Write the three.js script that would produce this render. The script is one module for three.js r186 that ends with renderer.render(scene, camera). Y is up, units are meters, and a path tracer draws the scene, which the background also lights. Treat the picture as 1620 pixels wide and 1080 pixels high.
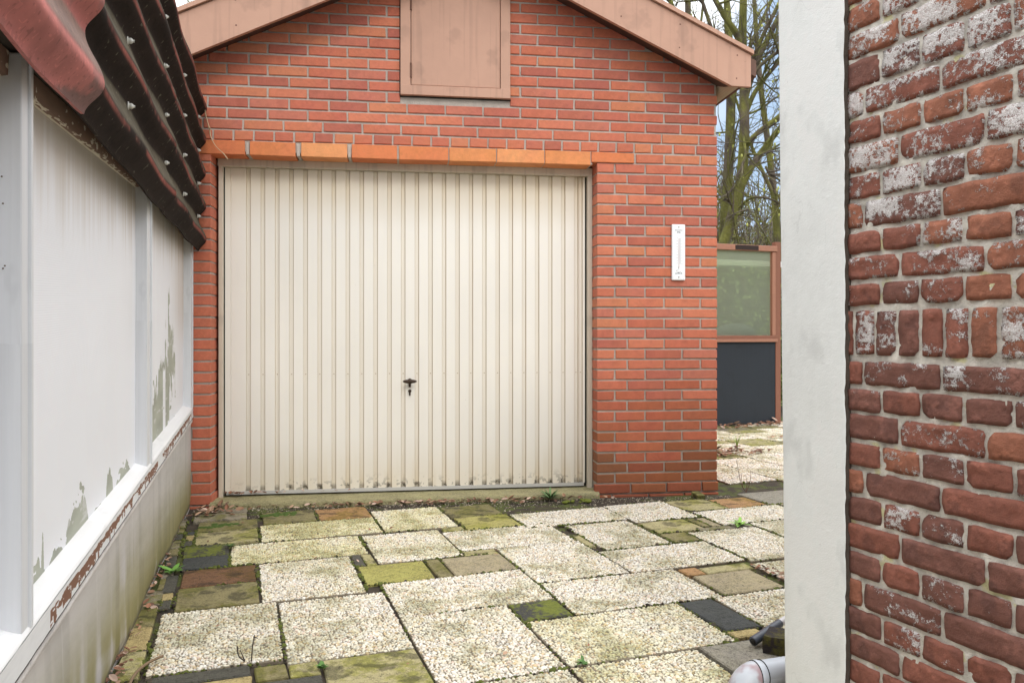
import * as THREE from 'three';
import { mergeGeometries } from 'three/addons/utils/BufferGeometryUtils.js';
import { RoundedBoxGeometry } from 'three/addons/geometries/RoundedBoxGeometry.js';

// ------------------------------------------------------------------ camera, sky, sun, exposure
const scene = new THREE.Scene();
const camera = new THREE.PerspectiveCamera(47.07, 1620 / 1080, 0.05, 400);
camera.position.set(0, 1, 0);
camera.lookAt(0, 1, -10);
camera.setViewOffset(1620, 1080, 0, 13, 1620, 1080);        // lens shift: the horizon lies a little above the middle
const renderer = new THREE.WebGLRenderer({ antialias: true });
renderer.setSize(1024, 682);
renderer.toneMapping = THREE.LinearToneMapping;
renderer.toneMappingExposure = 2.22;
renderer.shadowMap.enabled = true;
const SKY_LEVEL = 1;

const sun = new THREE.DirectionalLight(new THREE.Color(1, 0.96, 0.9), 0.5);
sun.position.set(4, 13, 11);
sun.target.position.set(0, 1, -4);
sun.castShadow = true;
sun.shadow.radius = 36;
sun.shadow.mapSize.set(2048, 2048);
Object.assign(sun.shadow.camera, { left: -8, right: 8, top: 8, bottom: -8, near: 1, far: 40 });
scene.add(sun, sun.target);

// ------------------------------------------------------------------ numbers and noise
function rand(seed) {
  let a = seed >>> 0;
  return () => { a = (a + 0x6D2B79F5) | 0; let t = Math.imul(a ^ (a >>> 15), 1 | a); t = (t + Math.imul(t ^ (t >>> 7), 61 | t)) ^ t; return ((t ^ (t >>> 14)) >>> 0) / 4294967296; };
}
const clamp = (x, a = 0, b = 1) => (x < a ? a : x > b ? b : x);
const mix = (a, b, t) => a + (b - a) * t;
const smooth = (a, b, x) => { const t = clamp((x - a) / (b - a)); return t * t * (3 - 2 * t); };
const D2R = Math.PI / 180;
function noiseTable(px, py, seed) {                          // value noise that repeats after px by py cells
  const r = rand(seed), t = new Float32Array(px * py);
  for (let i = 0; i < t.length; i++) t[i] = r();
  return (x, y) => {
    const xf = Math.floor(x), yf = Math.floor(y);
    let fx = x - xf, fy = y - yf; fx = fx * fx * (3 - 2 * fx); fy = fy * fy * (3 - 2 * fy);
    const x0 = ((xf % px) + px) % px, y0 = ((yf % py) + py) % py, x1 = (x0 + 1) % px, y1 = (y0 + 1) % py;
    return mix(mix(t[y0 * px + x0], t[y0 * px + x1], fx), mix(t[y1 * px + x0], t[y1 * px + x1], fx), fy);
  };
}
function fbm(px, py, oct, seed) {                            // u, v in 0..1 -> about 0..1
  const layers = [];
  for (let o = 0; o < oct; o++) layers.push(noiseTable(px << o, py << o, seed + o * 17));
  let norm = 0; for (let o = 0; o < oct; o++) norm += 0.5 ** o;
  return (u, v) => { let s = 0, a = 1; for (let o = 0; o < oct; o++) { s += a * layers[o](u * (px << o), v * (py << o)); a *= 0.5; } return s / norm; };
}
const n3t = (() => { const r = rand(99), t = new Float32Array(4096); for (let i = 0; i < 4096; i++) t[i] = r(); return t; })();
function noise3(x, y, z) {
  const X = Math.floor(x), Y = Math.floor(y), Z = Math.floor(z), fx = x - X, fy = y - Y, fz = z - Z;
  const h = (i, j, k) => n3t[((i * 73856093) ^ (j * 19349663) ^ (k * 83492791)) & 4095];
  const s = (t) => t * t * (3 - 2 * t), a = s(fx), b = s(fy), c = s(fz);
  return mix(mix(mix(h(X, Y, Z), h(X + 1, Y, Z), a), mix(h(X, Y + 1, Z), h(X + 1, Y + 1, Z), a), b), mix(mix(h(X, Y, Z + 1), h(X + 1, Y, Z + 1), a), mix(h(X, Y + 1, Z + 1), h(X + 1, Y + 1, Z + 1), a), b), c);
}
const LUT = new Uint8Array(4097);
for (let i = 0; i <= 4096; i++) { const c = i / 4096; LUT[i] = Math.round(255 * (c <= 0.0031308 ? 12.92 * c : 1.055 * c ** (1 / 2.4) - 0.055)); }
function tex(w, h, fn, repeat = [1, 1]) {                    // colour map; fn(u, v, out) gives linear rgb
  const d = new Uint8Array(w * h * 4), o = [0, 0, 0];
  for (let y = 0, i = 0; y < h; y++) for (let x = 0; x < w; x++, i += 4) {
    fn((x + 0.5) / w, (y + 0.5) / h, o);
    d[i] = LUT[(clamp(o[0]) * 4096) | 0]; d[i + 1] = LUT[(clamp(o[1]) * 4096) | 0]; d[i + 2] = LUT[(clamp(o[2]) * 4096) | 0]; d[i + 3] = 255;
  }
  return finish(new THREE.DataTexture(d, w, h), repeat, THREE.SRGBColorSpace);
}
function grey(w, h, fn, repeat = [1, 1]) {                   // bump or roughness map
  const d = new Uint8Array(w * h * 4);
  for (let y = 0, i = 0; y < h; y++) for (let x = 0; x < w; x++, i += 4) { d[i] = d[i + 1] = d[i + 2] = clamp(fn((x + 0.5) / w, (y + 0.5) / h)) * 255; d[i + 3] = 255; }
  return finish(new THREE.DataTexture(d, w, h), repeat, THREE.NoColorSpace);
}
function finish(t, repeat, space) {
  t.wrapS = t.wrapT = THREE.RepeatWrapping; t.magFilter = THREE.LinearFilter; t.minFilter = THREE.LinearMipmapLinearFilter; t.generateMipmaps = true;
  t.repeat.set(...repeat); t.colorSpace = space; t.needsUpdate = true; return t;
}
const rgb = (r, g, b) => new THREE.Color().setRGB(r, g, b);
function mat(color, o = {}) { return new THREE.MeshStandardMaterial({ color: Array.isArray(color) ? rgb(...color) : color, roughness: 0.9, metalness: 0, ...o }); }

// ------------------------------------------------------------------ the sky: broken cloud, brighter overhead
{
  const W = 1024, H = 512, d = new Float32Array(W * H * 4), f1 = fbm(9, 9, 6, 5), f2 = fbm(4, 4, 3, 11), CX = 0, CZ = 0.025, skyNoise = (a, b) => 0.7 * f1(a * 0.13 + CX, b * 0.13 + CZ) + 0.3 * f2(a * 0.13 + CX, b * 0.13 + CZ);
  for (let y = 0, i = 0; y < H; y++) for (let x = 0; x < W; x++, i += 4) {
    const ph = ((x + 0.5) / W - 0.5) * 2 * Math.PI, el = ((y + 0.5) / H - 0.5) * Math.PI, c = Math.cos(el), Y = Math.sin(el), X = Math.cos(ph) * c, Z = Math.sin(ph) * c;
    const k = 1 / (Math.max(Y, 0) + 0.35);
    const n = skyNoise(X * k, Z * k);
    const cloud = smooth(0.4, 0.52, n), g = Math.max(Y, 0);
    const blue = [mix(0.26, 0.18, g), mix(0.34, 0.27, g), mix(0.44, 0.42, g)], wh = 0.4 + 1.05 * g + 0.3 * (n - 0.5), lo = smooth(-0.05, 0.03, Y);
    const white = [wh * 0.985, wh, wh * 1.0];
    for (let j = 0; j < 3; j++) d[i + j] = SKY_LEVEL * mix([0.3, 0.29, 0.26][j], mix(blue[j], white[j], cloud), lo);
    d[i + 3] = 1;
  }
  const t = new THREE.DataTexture(d, W, H, THREE.RGBAFormat, THREE.FloatType);
  t.mapping = THREE.EquirectangularReflectionMapping; t.magFilter = THREE.LinearFilter; t.minFilter = THREE.LinearFilter; t.colorSpace = THREE.LinearSRGBColorSpace; t.needsUpdate = true;
  scene.background = t; scene.environment = t;
}

// ------------------------------------------------------------------ building helpers
const counts = {};
function numbered(name) { const n = counts[name] = (counts[name] ?? -1) + 1; return n ? `${name}_${String(n).padStart(3, '0')}` : name; }
function thing(name, label, category, pos = [0, 0, 0], turn = 0, group) {
  const o = new THREE.Group(); o.name = numbered(name); o.position.set(...pos); o.rotation.y = turn; scene.add(o);
  o.userData = { label, category }; if (group) o.userData.group = group;
  return o;
}
function setting(name, geo, m, parent = scene) { const o = part(name, geo, m, parent); if (parent === scene) o.userData.kind = 'structure'; return o; }
function part(name, geo, m, parent, at) {
  const o = new THREE.Mesh(geo, m); o.name = numbered(name); o.castShadow = o.receiveShadow = true;
  if (at) o.position.set(...at);
  parent.add(o); return o;
}
function flat(g) { const n = g.index ? g.toNonIndexed() : g; for (const k of Object.keys(n.attributes)) if (!['position', 'normal', 'uv', 'color'].includes(k)) n.deleteAttribute(k); return n; }
const merge = (list) => mergeGeometries(list.map(flat));
function box(w, h, d, x = 0, y = 0, z = 0) { const g = new THREE.BoxGeometry(w, h, d); metreUV(g, w, h, d); return g.translate(x, y, z); }
function metreUV(g) {                                        // uv in metres, by the face's main direction
  const p = g.attributes.position, n = g.attributes.normal, uv = g.attributes.uv;
  for (let i = 0; i < p.count; i++) {
    const a = Math.abs(n.getX(i)), b = Math.abs(n.getY(i)), c = Math.abs(n.getZ(i));
    if (a > b && a > c) uv.setXY(i, p.getZ(i), p.getY(i)); else if (b > c) uv.setXY(i, p.getX(i), p.getZ(i)); else uv.setXY(i, p.getX(i), p.getY(i));
  }
  return g;
}
function rbox(w, h, d, r, x = 0, y = 0, z = 0, seg = 1) { return metreUV(flat(new RoundedBoxGeometry(w, h, d, seg, r))).translate(x, y, z); }
function soup(tris, uvOf) {                                  // flat-shaded triangles from a list of points
  const pos = new Float32Array(tris.length * 3), uv = new Float32Array(tris.length * 2);
  tris.forEach((p, i) => { pos.set(p, i * 3); uv.set(uvOf ? uvOf(p) : [p[0] + p[2] * 0.7, p[1] + p[2] * 0.3], i * 2); });
  const g = new THREE.BufferGeometry();
  g.setAttribute('position', new THREE.BufferAttribute(pos, 3)); g.setAttribute('uv', new THREE.BufferAttribute(uv, 2)); g.computeVertexNormals(); return g;
}
function block(l, h, d, c, jit, r, uo = 0, vo = 0) {         // a brick or slab: front face at z = 0, worn front edges, depth d behind it
  const q = (x, y, z, k) => [[-1, -1], [1, -1], [1, 1], [-1, 1]].map(([sx, sy], i) => [sx * x + jit * (k[i][0] - 0.5), sy * y + jit * (k[i][1] - 0.5), z]);
  const k = [0, 1, 2, 3].map(() => [r(), r()]);
  const A = q(l / 2 - c, h / 2 - c, 0, k), B = q(l / 2, h / 2, -c, k), C = q(l / 2, h / 2, -d, k), t = [];
  const quad = (a, b, cc, dd) => t.push(a, b, cc, a, cc, dd);
  quad(...A);
  for (let i = 0; i < 4; i++) { const j = (i + 1) % 4; quad(B[i], B[j], A[j], A[i]); quad(C[i], C[j], B[j], B[i]); }
  return soup(t, (p) => [p[0] + uo + p[2] * 0.9, p[1] + vo + p[2] * 0.5]);
}
function prism(pts, z0, z1) {                                // polygon in x, y, drawn out along z
  const s = new THREE.Shape(pts.map(([x, y]) => new THREE.Vector2(x, y)));
  return flat(new THREE.ExtrudeGeometry(s, { depth: z1 - z0, bevelEnabled: false })).translate(0, 0, z0);
}
function grid(nx, ny, fn, uvf, close) {                      // indexed sheet; fn(s, t) -> point
  const pos = [], uv = [], idx = [];
  for (let j = 0; j <= ny; j++) for (let i = 0; i <= nx; i++) { const s = i / nx, t = j / ny, p = fn(s, t); pos.push(...p); uv.push(...(uvf ? uvf(s, t, p) : [s, t])); }
  for (let j = 0; j < ny; j++) for (let i = 0; i < nx; i++) { const a = j * (nx + 1) + i, b = a + 1, c = a + nx + 1, e = c + 1; idx.push(a, b, e, a, e, c); }
  const g = new THREE.BufferGeometry();
  g.setAttribute('position', new THREE.Float32BufferAttribute(pos, 3)); g.setAttribute('uv', new THREE.Float32BufferAttribute(uv, 2)); g.setIndex(idx); g.computeVertexNormals(); return g;
}
const V = (x, y, z) => new THREE.Vector3(x, y, z);
function tube(points, radii, sides = 7, steps = 0, colorAt) { // tapered tube through points
  const curve = new THREE.CatmullRomCurve3(points.map((p) => (p.isVector3 ? p : V(...p)))), n = steps || (points.length - 1) * 4;
  const pos = [], nor = [], uv = [], col = [], idx = []; let u = null; const P = V(0, 0, 0), T = V(0, 0, 0), S = V(0, 0, 0), B = V(0, 0, 0); let len = 0, last = null;
  for (let i = 0; i <= n; i++) {
    const s = i / n; curve.getPoint(s, P); curve.getTangent(s, T);
    if (!u) u = Math.abs(T.y) < 0.9 ? V(0, 1, 0) : V(1, 0, 0);
    S.crossVectors(T, u).normalize(); B.crossVectors(S, T).normalize(); u = B.clone();
    if (last) len += P.distanceTo(last); last = P.clone();
    const k = s * (radii.length - 1), k0 = Math.min(Math.floor(k), radii.length - 2), r = radii.length > 1 ? mix(radii[k0], radii[k0 + 1], k - k0) : radii[0];
    for (let j = 0; j <= sides; j++) {
      const a = j / sides * 2 * Math.PI, nx = S.x * Math.cos(a) + B.x * Math.sin(a), ny = S.y * Math.cos(a) + B.y * Math.sin(a), nz = S.z * Math.cos(a) + B.z * Math.sin(a);
      pos.push(P.x + nx * r, P.y + ny * r, P.z + nz * r); nor.push(nx, ny, nz); uv.push(j / sides * r * 6.28, len);
      if (colorAt) col.push(...colorAt(P.x + nx * r, P.y + ny * r, P.z + nz * r, ny));
    }
  }
  for (let i = 0; i < n; i++) for (let j = 0; j < sides; j++) { const a = i * (sides + 1) + j, b = a + 1, c = a + sides + 1, d = c + 1; idx.push(a, d, b, a, c, d); }
  const e = pos.length / 3, m = (n) * (sides + 1);           // the two ends
  for (const [at, s, dir] of [[0, 0, 1], [m, 1, -1]]) {
    curve.getPoint(s, P); curve.getTangent(s, T); const c = pos.length / 3; pos.push(P.x, P.y, P.z); nor.push(-T.x * dir, -T.y * dir, -T.z * dir); uv.push(0, 0); if (colorAt) col.push(...colorAt(P.x, P.y, P.z, 0));
    for (let j = 0; j < sides; j++) dir > 0 ? idx.push(c, at + j, at + j + 1) : idx.push(c, at + j + 1, at + j);
  }
  const g = new THREE.BufferGeometry();
  g.setAttribute('position', new THREE.Float32BufferAttribute(pos, 3)); g.setAttribute('normal', new THREE.Float32BufferAttribute(nor, 3)); g.setAttribute('uv', new THREE.Float32BufferAttribute(uv, 2));
  if (colorAt) g.setAttribute('color', new THREE.Float32BufferAttribute(col, 3));
  g.setIndex(idx); return g;
}

// ------------------------------------------------------------------ materials shared by several things
const fine = fbm(32, 32, 4, 21), coarse = fbm(4, 4, 5, 31), mid = fbm(10, 10, 4, 41), specks = noiseTable(256, 256, 51), specks2 = noiseTable(128, 128, 52);
const T = {};
T.brick = tex(512, 512, (u, v, o) => { const s = specks(u * 256, v * 256), k = 0.72 + 0.22 * mid(u, v) + 0.22 * fine(u, v) + (s > 0.9 ? 0.16 : s < 0.08 ? -0.25 : 0); o[0] = k; o[1] = k * (0.93 + 0.16 * coarse(u, v)); o[2] = k * (0.9 + 0.22 * coarse(v, u)); }, [1 / 0.5, 1 / 0.5]);
T.brickBump = grey(512, 512, (u, v) => 0.5 * fine(u, v) + 0.35 * specks(u * 256, v * 256) + 0.2 * mid(u, v), [1 / 0.5, 1 / 0.5]);
T.mortar = tex(512, 512, (u, v, o) => { const k = 0.62 + 0.3 * coarse(u, v) + 0.3 * fine(u, v) - (specks(u * 256, v * 256) < 0.12 ? 0.2 : 0); o[0] = k; o[1] = k * 0.985; o[2] = k * 0.96; }, [1 / 0.9, 1 / 0.9]);
T.mortarBump = grey(512, 512, (u, v) => 0.55 * mid(u, v) + 0.3 * fine(u, v) + 0.25 * specks(u * 256, v * 256), [1 / 0.45, 1 / 0.45]);
const mottle = fbm(26, 26, 3, 57), grit2 = noiseTable(52, 52, 54), grit = noiseTable(96, 96, 53), gritAt = (u, v) => { const s = specks(u * 256, v * 256), s2 = specks2(u * 128, v * 128), s3 = grit(u * 96, v * 96), s4 = grit2(u * 52, v * 52); return (s4 > 0.84 ? 0.34 : s4 < 0.16 ? -0.22 : 0) + (s > 0.8 ? 0.3 : s < 0.2 ? -0.26 : 0) + (s2 > 0.8 ? 0.34 : s2 < 0.22 ? -0.28 : 0) + (s3 > 0.86 ? 0.4 : s3 < 0.13 ? -0.24 : 0); };
T.conc = tex(512, 512, (u, v, o) => { const k = 0.6 + 0.34 * (coarse(u, v) - 0.3) + 0.2 * fine(u, v) + 0.5 * (mottle(u, v) - 0.45) + gritAt(u, v); o[0] = k; o[1] = k * (0.97 + 0.06 * coarse(v, u)); o[2] = k * (0.84 + 0.2 * mid(u, v)); }, [1 / 0.42, 1 / 0.42]);
T.concMoss = tex(512, 512, (u, v, o) => { const s = specks(u * 256, v * 256), m = smooth(0.44, 0.64, coarse(u, v) * 0.6 + mottle(u, v) * 0.25 + fine(u, v) * 0.15), d = smooth(0.55, 0.7, mid(v, u)), k = 0.58 + 0.26 * coarse(v, u) + 0.2 * fine(u, v) + 0.5 * (mottle(v, u) - 0.45) + gritAt(u, v) * mix(0.9, 0.45, m); o[0] = k * mix(1, 0.66, m) * mix(1, 0.45, d); o[1] = k * mix(1, 0.71, m) * mix(1, 0.45, d); o[2] = k * mix(0.95, 0.34, m) * mix(1, 0.45, d); }, [1 / 0.5, 1 / 0.5]);
T.moss = tex(512, 512, (u, v, o) => { const m = smooth(0.4, 0.58, coarse(u, v) * 0.6 + fine(u, v) * 0.4), s = specks(u * 256, v * 256), k = 0.7 + 0.5 * fine(v, u); o[0] = mix(0.045, 0.13, m) * k + (s > 0.95 ? 0.1 : 0); o[1] = mix(0.043, 0.15, m) * k + (s > 0.95 ? 0.1 : 0); o[2] = mix(0.038, 0.018, m) * k + (s > 0.95 ? 0.09 : 0); }, [1 / 0.3, 1 / 0.3]);
T.concBump = grey(512, 512, (u, v) => 0.4 * specks(u * 256, v * 256) + 0.4 * fine(u, v) + 0.25 * mid(u, v), [1 / 0.42, 1 / 0.42]);
const drips = noiseTable(90, 3, 58);
T.paint = tex(512, 512, (u, v, o) => { const k = 0.85 + 0.18 * coarse(u, v) + 0.06 * fine(u, v) - 0.14 * smooth(0.62, 0.78, mid(u, v)) - 0.1 * smooth(0.6, 0.9, drips(u * 90, v * 3)) - (specks2(u * 128, v * 128) > 0.985 ? 0.2 : 0); o[0] = k; o[1] = k * 0.985; o[2] = k * 0.97; }, [1 / 1.1, 1 / 1.1]);
T.paintBump = grey(512, 512, (u, v) => 0.5 * coarse(u, v) + 0.2 * fine(u, v), [1 / 0.6, 1 / 0.6]);
T.wood = tex(256, 1024, (u, v, o) => { const k = 0.84 + 0.14 * mid(u, v * 0.2) + 0.1 * fine(u, v * 0.08) - 0.09 * smooth(0.7, 0.78, mid(u * 0.5 + 0.3, v)) * smooth(0.5, 0.7, coarse(v, u)); o[0] = k; o[1] = k * 0.99; o[2] = k * 0.975; }, [1 / 0.3, 1 / 1.2]);
T.woodBump = grey(256, 1024, (u, v) => 0.6 * fine(u, v * 0.06) + 0.3 * mid(u, v * 0.3), [1 / 0.3, 1 / 1.2]);
const M = {};
M.mortar = mat([0.51, 0.46, 0.415], { map: T.mortar, bumpMap: T.mortarBump, bumpScale: 0.005, roughness: 0.96 });
const brickMat = (c) => mat(c, { map: T.brick, bumpMap: T.brickBump, bumpScale: 0.0022, roughness: 0.88 });
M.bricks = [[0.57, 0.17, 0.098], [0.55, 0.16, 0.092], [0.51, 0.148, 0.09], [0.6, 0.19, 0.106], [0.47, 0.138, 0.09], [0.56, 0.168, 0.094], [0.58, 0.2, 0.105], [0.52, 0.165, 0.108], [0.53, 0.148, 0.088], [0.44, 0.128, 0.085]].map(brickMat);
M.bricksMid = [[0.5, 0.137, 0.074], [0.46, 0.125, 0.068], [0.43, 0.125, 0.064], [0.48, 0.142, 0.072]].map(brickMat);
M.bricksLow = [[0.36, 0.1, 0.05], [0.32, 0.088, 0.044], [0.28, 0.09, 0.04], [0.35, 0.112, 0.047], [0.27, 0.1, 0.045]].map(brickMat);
M.lintel = [[0.72, 0.265, 0.1], [0.68, 0.205, 0.08], [0.76, 0.31, 0.125], [0.68, 0.22, 0.085]].map(brickMat);
M.brownPaint = mat([0.5, 0.287, 0.205], { map: T.paint, bumpMap: T.paintBump, bumpScale: 0.002, roughness: 0.62 });
M.brownDark = mat([0.16, 0.075, 0.048], { map: T.paint, roughness: 0.7 });
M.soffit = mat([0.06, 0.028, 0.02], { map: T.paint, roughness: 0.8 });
M.dark = mat([0.02, 0.018, 0.016], { roughness: 0.95 });
M.steel = mat([0.2, 0.17, 0.13], { roughness: 0.5, metalness: 0.7 });
M.bronze = mat([0.06, 0.04, 0.028], { roughness: 0.45, metalness: 0.6 });
M.whiteWood = mat([0.7, 0.715, 0.75], { map: T.wood, bumpMap: T.woodBump, bumpScale: 0.0012, roughness: 0.6 });

// ------------------------------------------------------------------ ground: one sheet of damp soil to the horizon
T.soil = tex(1024, 1024, (u, v, o) => { const m = smooth(0.5, 0.62, coarse(u, v) * 0.6 + fine(u, v) * 0.4), k = 0.6 + 0.7 * fine(v, u); o[0] = mix(0.055, 0.085, m) * k; o[1] = mix(0.042, 0.1, m) * k; o[2] = mix(0.03, 0.022, m) * k; }, [1 / 1.3, 1 / 1.3]);
M.soil = mat([1, 1, 1], { map: T.soil, bumpMap: T.mortarBump, bumpScale: 0.01, roughness: 1 });
{
  const g = new THREE.PlaneGeometry(160, 160).rotateX(-Math.PI / 2).translate(0, -0.014, -40); metreUV(g);
  setting('ground', g, M.soil);
}

// ------------------------------------------------------------------ the garage
const GAR = [-0.642, 0, -4.6828], GTURN = 7.684 * D2R;
const garage = thing('brick_garage', 'gabled orange brick garage with a cream ribbed up-and-over door', 'garage', GAR, GTURN);
const ROW = (k) => 0.1387 + 0.06407 * k, MID = 0.353, roof = (u, base) => base - 0.468 * Math.abs(u - MID);
{
  const r = rand(7), bricks = [];
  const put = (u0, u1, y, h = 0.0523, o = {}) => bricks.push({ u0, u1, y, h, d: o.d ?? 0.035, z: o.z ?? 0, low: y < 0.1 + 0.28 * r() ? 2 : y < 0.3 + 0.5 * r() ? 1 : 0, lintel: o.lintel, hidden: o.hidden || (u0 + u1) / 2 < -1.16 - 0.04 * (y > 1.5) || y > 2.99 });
  const J = 0.0058;
  const courses = (k, joints, o) => { for (let i = 0; i + 1 < joints.length; i++) { const a = joints[i] + (i ? J : 0), b = joints[i + 1] - (i + 2 < joints.length ? J : 0); if (b - a > 0.012) put(a, b, ROW(k), 0.0523, o); } };
  for (let k = -3; k <= 30; k++) {
    const odd = (k % 2 + 2) % 2, edge = 0.158;
    const R = odd ? [1.179, 1.292, 1.487, 1.725, 1.955] : [1.179, 1.372, 1.61, 1.846, 1.955], L = odd ? [-1.25, -1.112] : [-1.25, -1.22, -1.112];
    if (k === 30) R.splice(0, 2, 1.43);
    if (k < -1) { courses(k, k < -2 ? [1.06, 1.27, 1.505, 1.735, 1.958] : [1.163, 1.392, 1.622, 1.852, 1.958], { z: k < -2 ? 0.018 : 0.01 }); courses(k, [-1.25, -1.105], { z: 0.004, d: edge }); continue; }
    for (let i = 0; i + 1 < R.length; i++) put(R[i] + (i ? J : 0), R[i + 1] - (i + 2 < R.length ? J : 0), ROW(k), 0.0523, { d: i === 0 && k < 30 ? edge : i === R.length - 2 ? 0.1 : 0.035 });
    for (let i = 0; i + 1 < L.length; i++) put(L[i] + (i ? J : 0), L[i + 1] - (i + 2 < L.length ? J : 0), ROW(k), 0.0523, { d: i === L.length - 2 ? edge : 0.035 });
  }
  {                                                            // orange lintel bricks over the door, their undersides showing
    const s = [-1.25, -0.922, -0.893, -0.636, -0.603, -0.337, -0.311, -0.045, -0.034, 0.26, 0.268, 0.549, 0.556, 0.847, 0.853, 1.136, 1.144, 1.413];
    for (let i = 0; i < s.length; i += 2) put(s[i], s[i + 1], i === 16 ? 2.055 : 2.036, i === 16 ? 0.062 : 0.081, { d: 0.125, z: 0.006 + 0.003 * r(), lintel: true });
  }
  const heads = []; for (let u = -1.101; u < 1.6; u += 0.1144) heads.push(u);
  courses(31, [-1.25, ...heads, 1.667, 1.816, 1.955]);
  courses(32, [-1.25, -1.158, -0.932, -0.704, -0.478, -0.249, -0.022, 0.203, 0.438, 0.674, 0.901, 1.132, 1.36, 1.593, 1.836, 1.955]);
  for (let k = 33; k <= 49; k++) {
    const j = [], first = k % 2 ? 0.122 : 0.015; for (let n = -7; n <= 9; n++) j.push(first + n * 0.2285 - 0.00012 * n * n);
    const y = ROW(k), half = (3.326 - y - 0.02) / 0.468; if (half < 0.05) break;
    const lo = Math.max(-1.25, MID - half), hi = Math.min(1.955, MID + half), hatch = y + 0.0523 > 2.425 && y < 3.06;
    for (let i = 0; i + 1 < j.length; i++) {
      let a = Math.max(lo, j[i] + J), b = Math.min(hi, j[i + 1] - J); const out = [];
      if (hatch && a < 0.634 && b > -0.024) { out.push([a, Math.min(b, -0.026)], [Math.max(a, 0.636), b]); } else out.push([a, b]);
      for (const [p, q] of out) if (q - p > 0.015) put(p, q, y, 0.0523, { d: q > 1.9 ? 0.1 : 0.035 });
    }
  }
  const shapes = new Map();
  const shape = (l, h, d) => { const key = `${l.toFixed(3)},${h.toFixed(3)},${d},${(r() * 3) | 0}`; if (!shapes.has(key)) shapes.set(key, block(l, h, d, 0.0028, 0.0032, r, r() * 3, r() * 3)); return shapes.get(key); };
  const rest = []; let made = 0;
  bricks.sort((a, b) => (a.hidden ? 1 : 0) - (b.hidden ? 1 : 0));
  for (const b of bricks) {
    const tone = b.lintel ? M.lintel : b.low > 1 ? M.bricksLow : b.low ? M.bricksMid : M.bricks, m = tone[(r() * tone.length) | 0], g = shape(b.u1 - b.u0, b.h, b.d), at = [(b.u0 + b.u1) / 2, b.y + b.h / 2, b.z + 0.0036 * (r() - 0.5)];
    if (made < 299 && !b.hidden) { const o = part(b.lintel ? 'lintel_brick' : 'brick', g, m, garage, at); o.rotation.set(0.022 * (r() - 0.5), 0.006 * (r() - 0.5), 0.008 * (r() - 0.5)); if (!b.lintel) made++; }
    else rest.push(g.clone().translate(...at));
  }
  const o = part('brickwork', merge(rest), M.bricks[1], garage); o.userData.kind = 'stuff';
  // mortar: the wall itself, a hair behind the brick faces, with the door opening cut out
  const wall = new THREE.Shape([[-1.245, -0.3], [-1.117, -0.3], [-1.117, 2.06], [1.184, 2.06], [1.184, -0.3], [1.95, -0.3], [1.95, 2.575], [MID, 3.323], [-1.245, 2.575]].map(([x, y]) => new THREE.Vector2(x, y)));
  part('wall', metreUV(flat(new THREE.ExtrudeGeometry(wall, { depth: 0.145, bevelEnabled: false })  .translate(0, 0, -0.1535))), M.mortar, garage);
  part('side_wall', merge([box(0.1, 2.9, 5.2, 1.9, 1.1, -2.76), box(0.1, 2.9, 5.2, -1.195, 1.1, -2.76), box(3.0, 2.9, 0.1, 0.353, 1.1, -5.3)]), M.bricks[2], garage);
  // mortar dabs between the lintel bricks
  const dab = []; for (const u of [-0.9075, -0.6195, -0.324, -0.0395, 0.264, 0.5525, 0.85, 1.14]) dab.push(rbox(0.02, 0.07, 0.12, 0.004, u, 2.075, -0.064));
  part('lintel_joint', merge(dab), M.mortar, garage);
  part('lintel_slab', box(2.3, 0.05, 0.1, 0.03, 2.057, -0.178), M.brownDark, garage);
}
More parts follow.
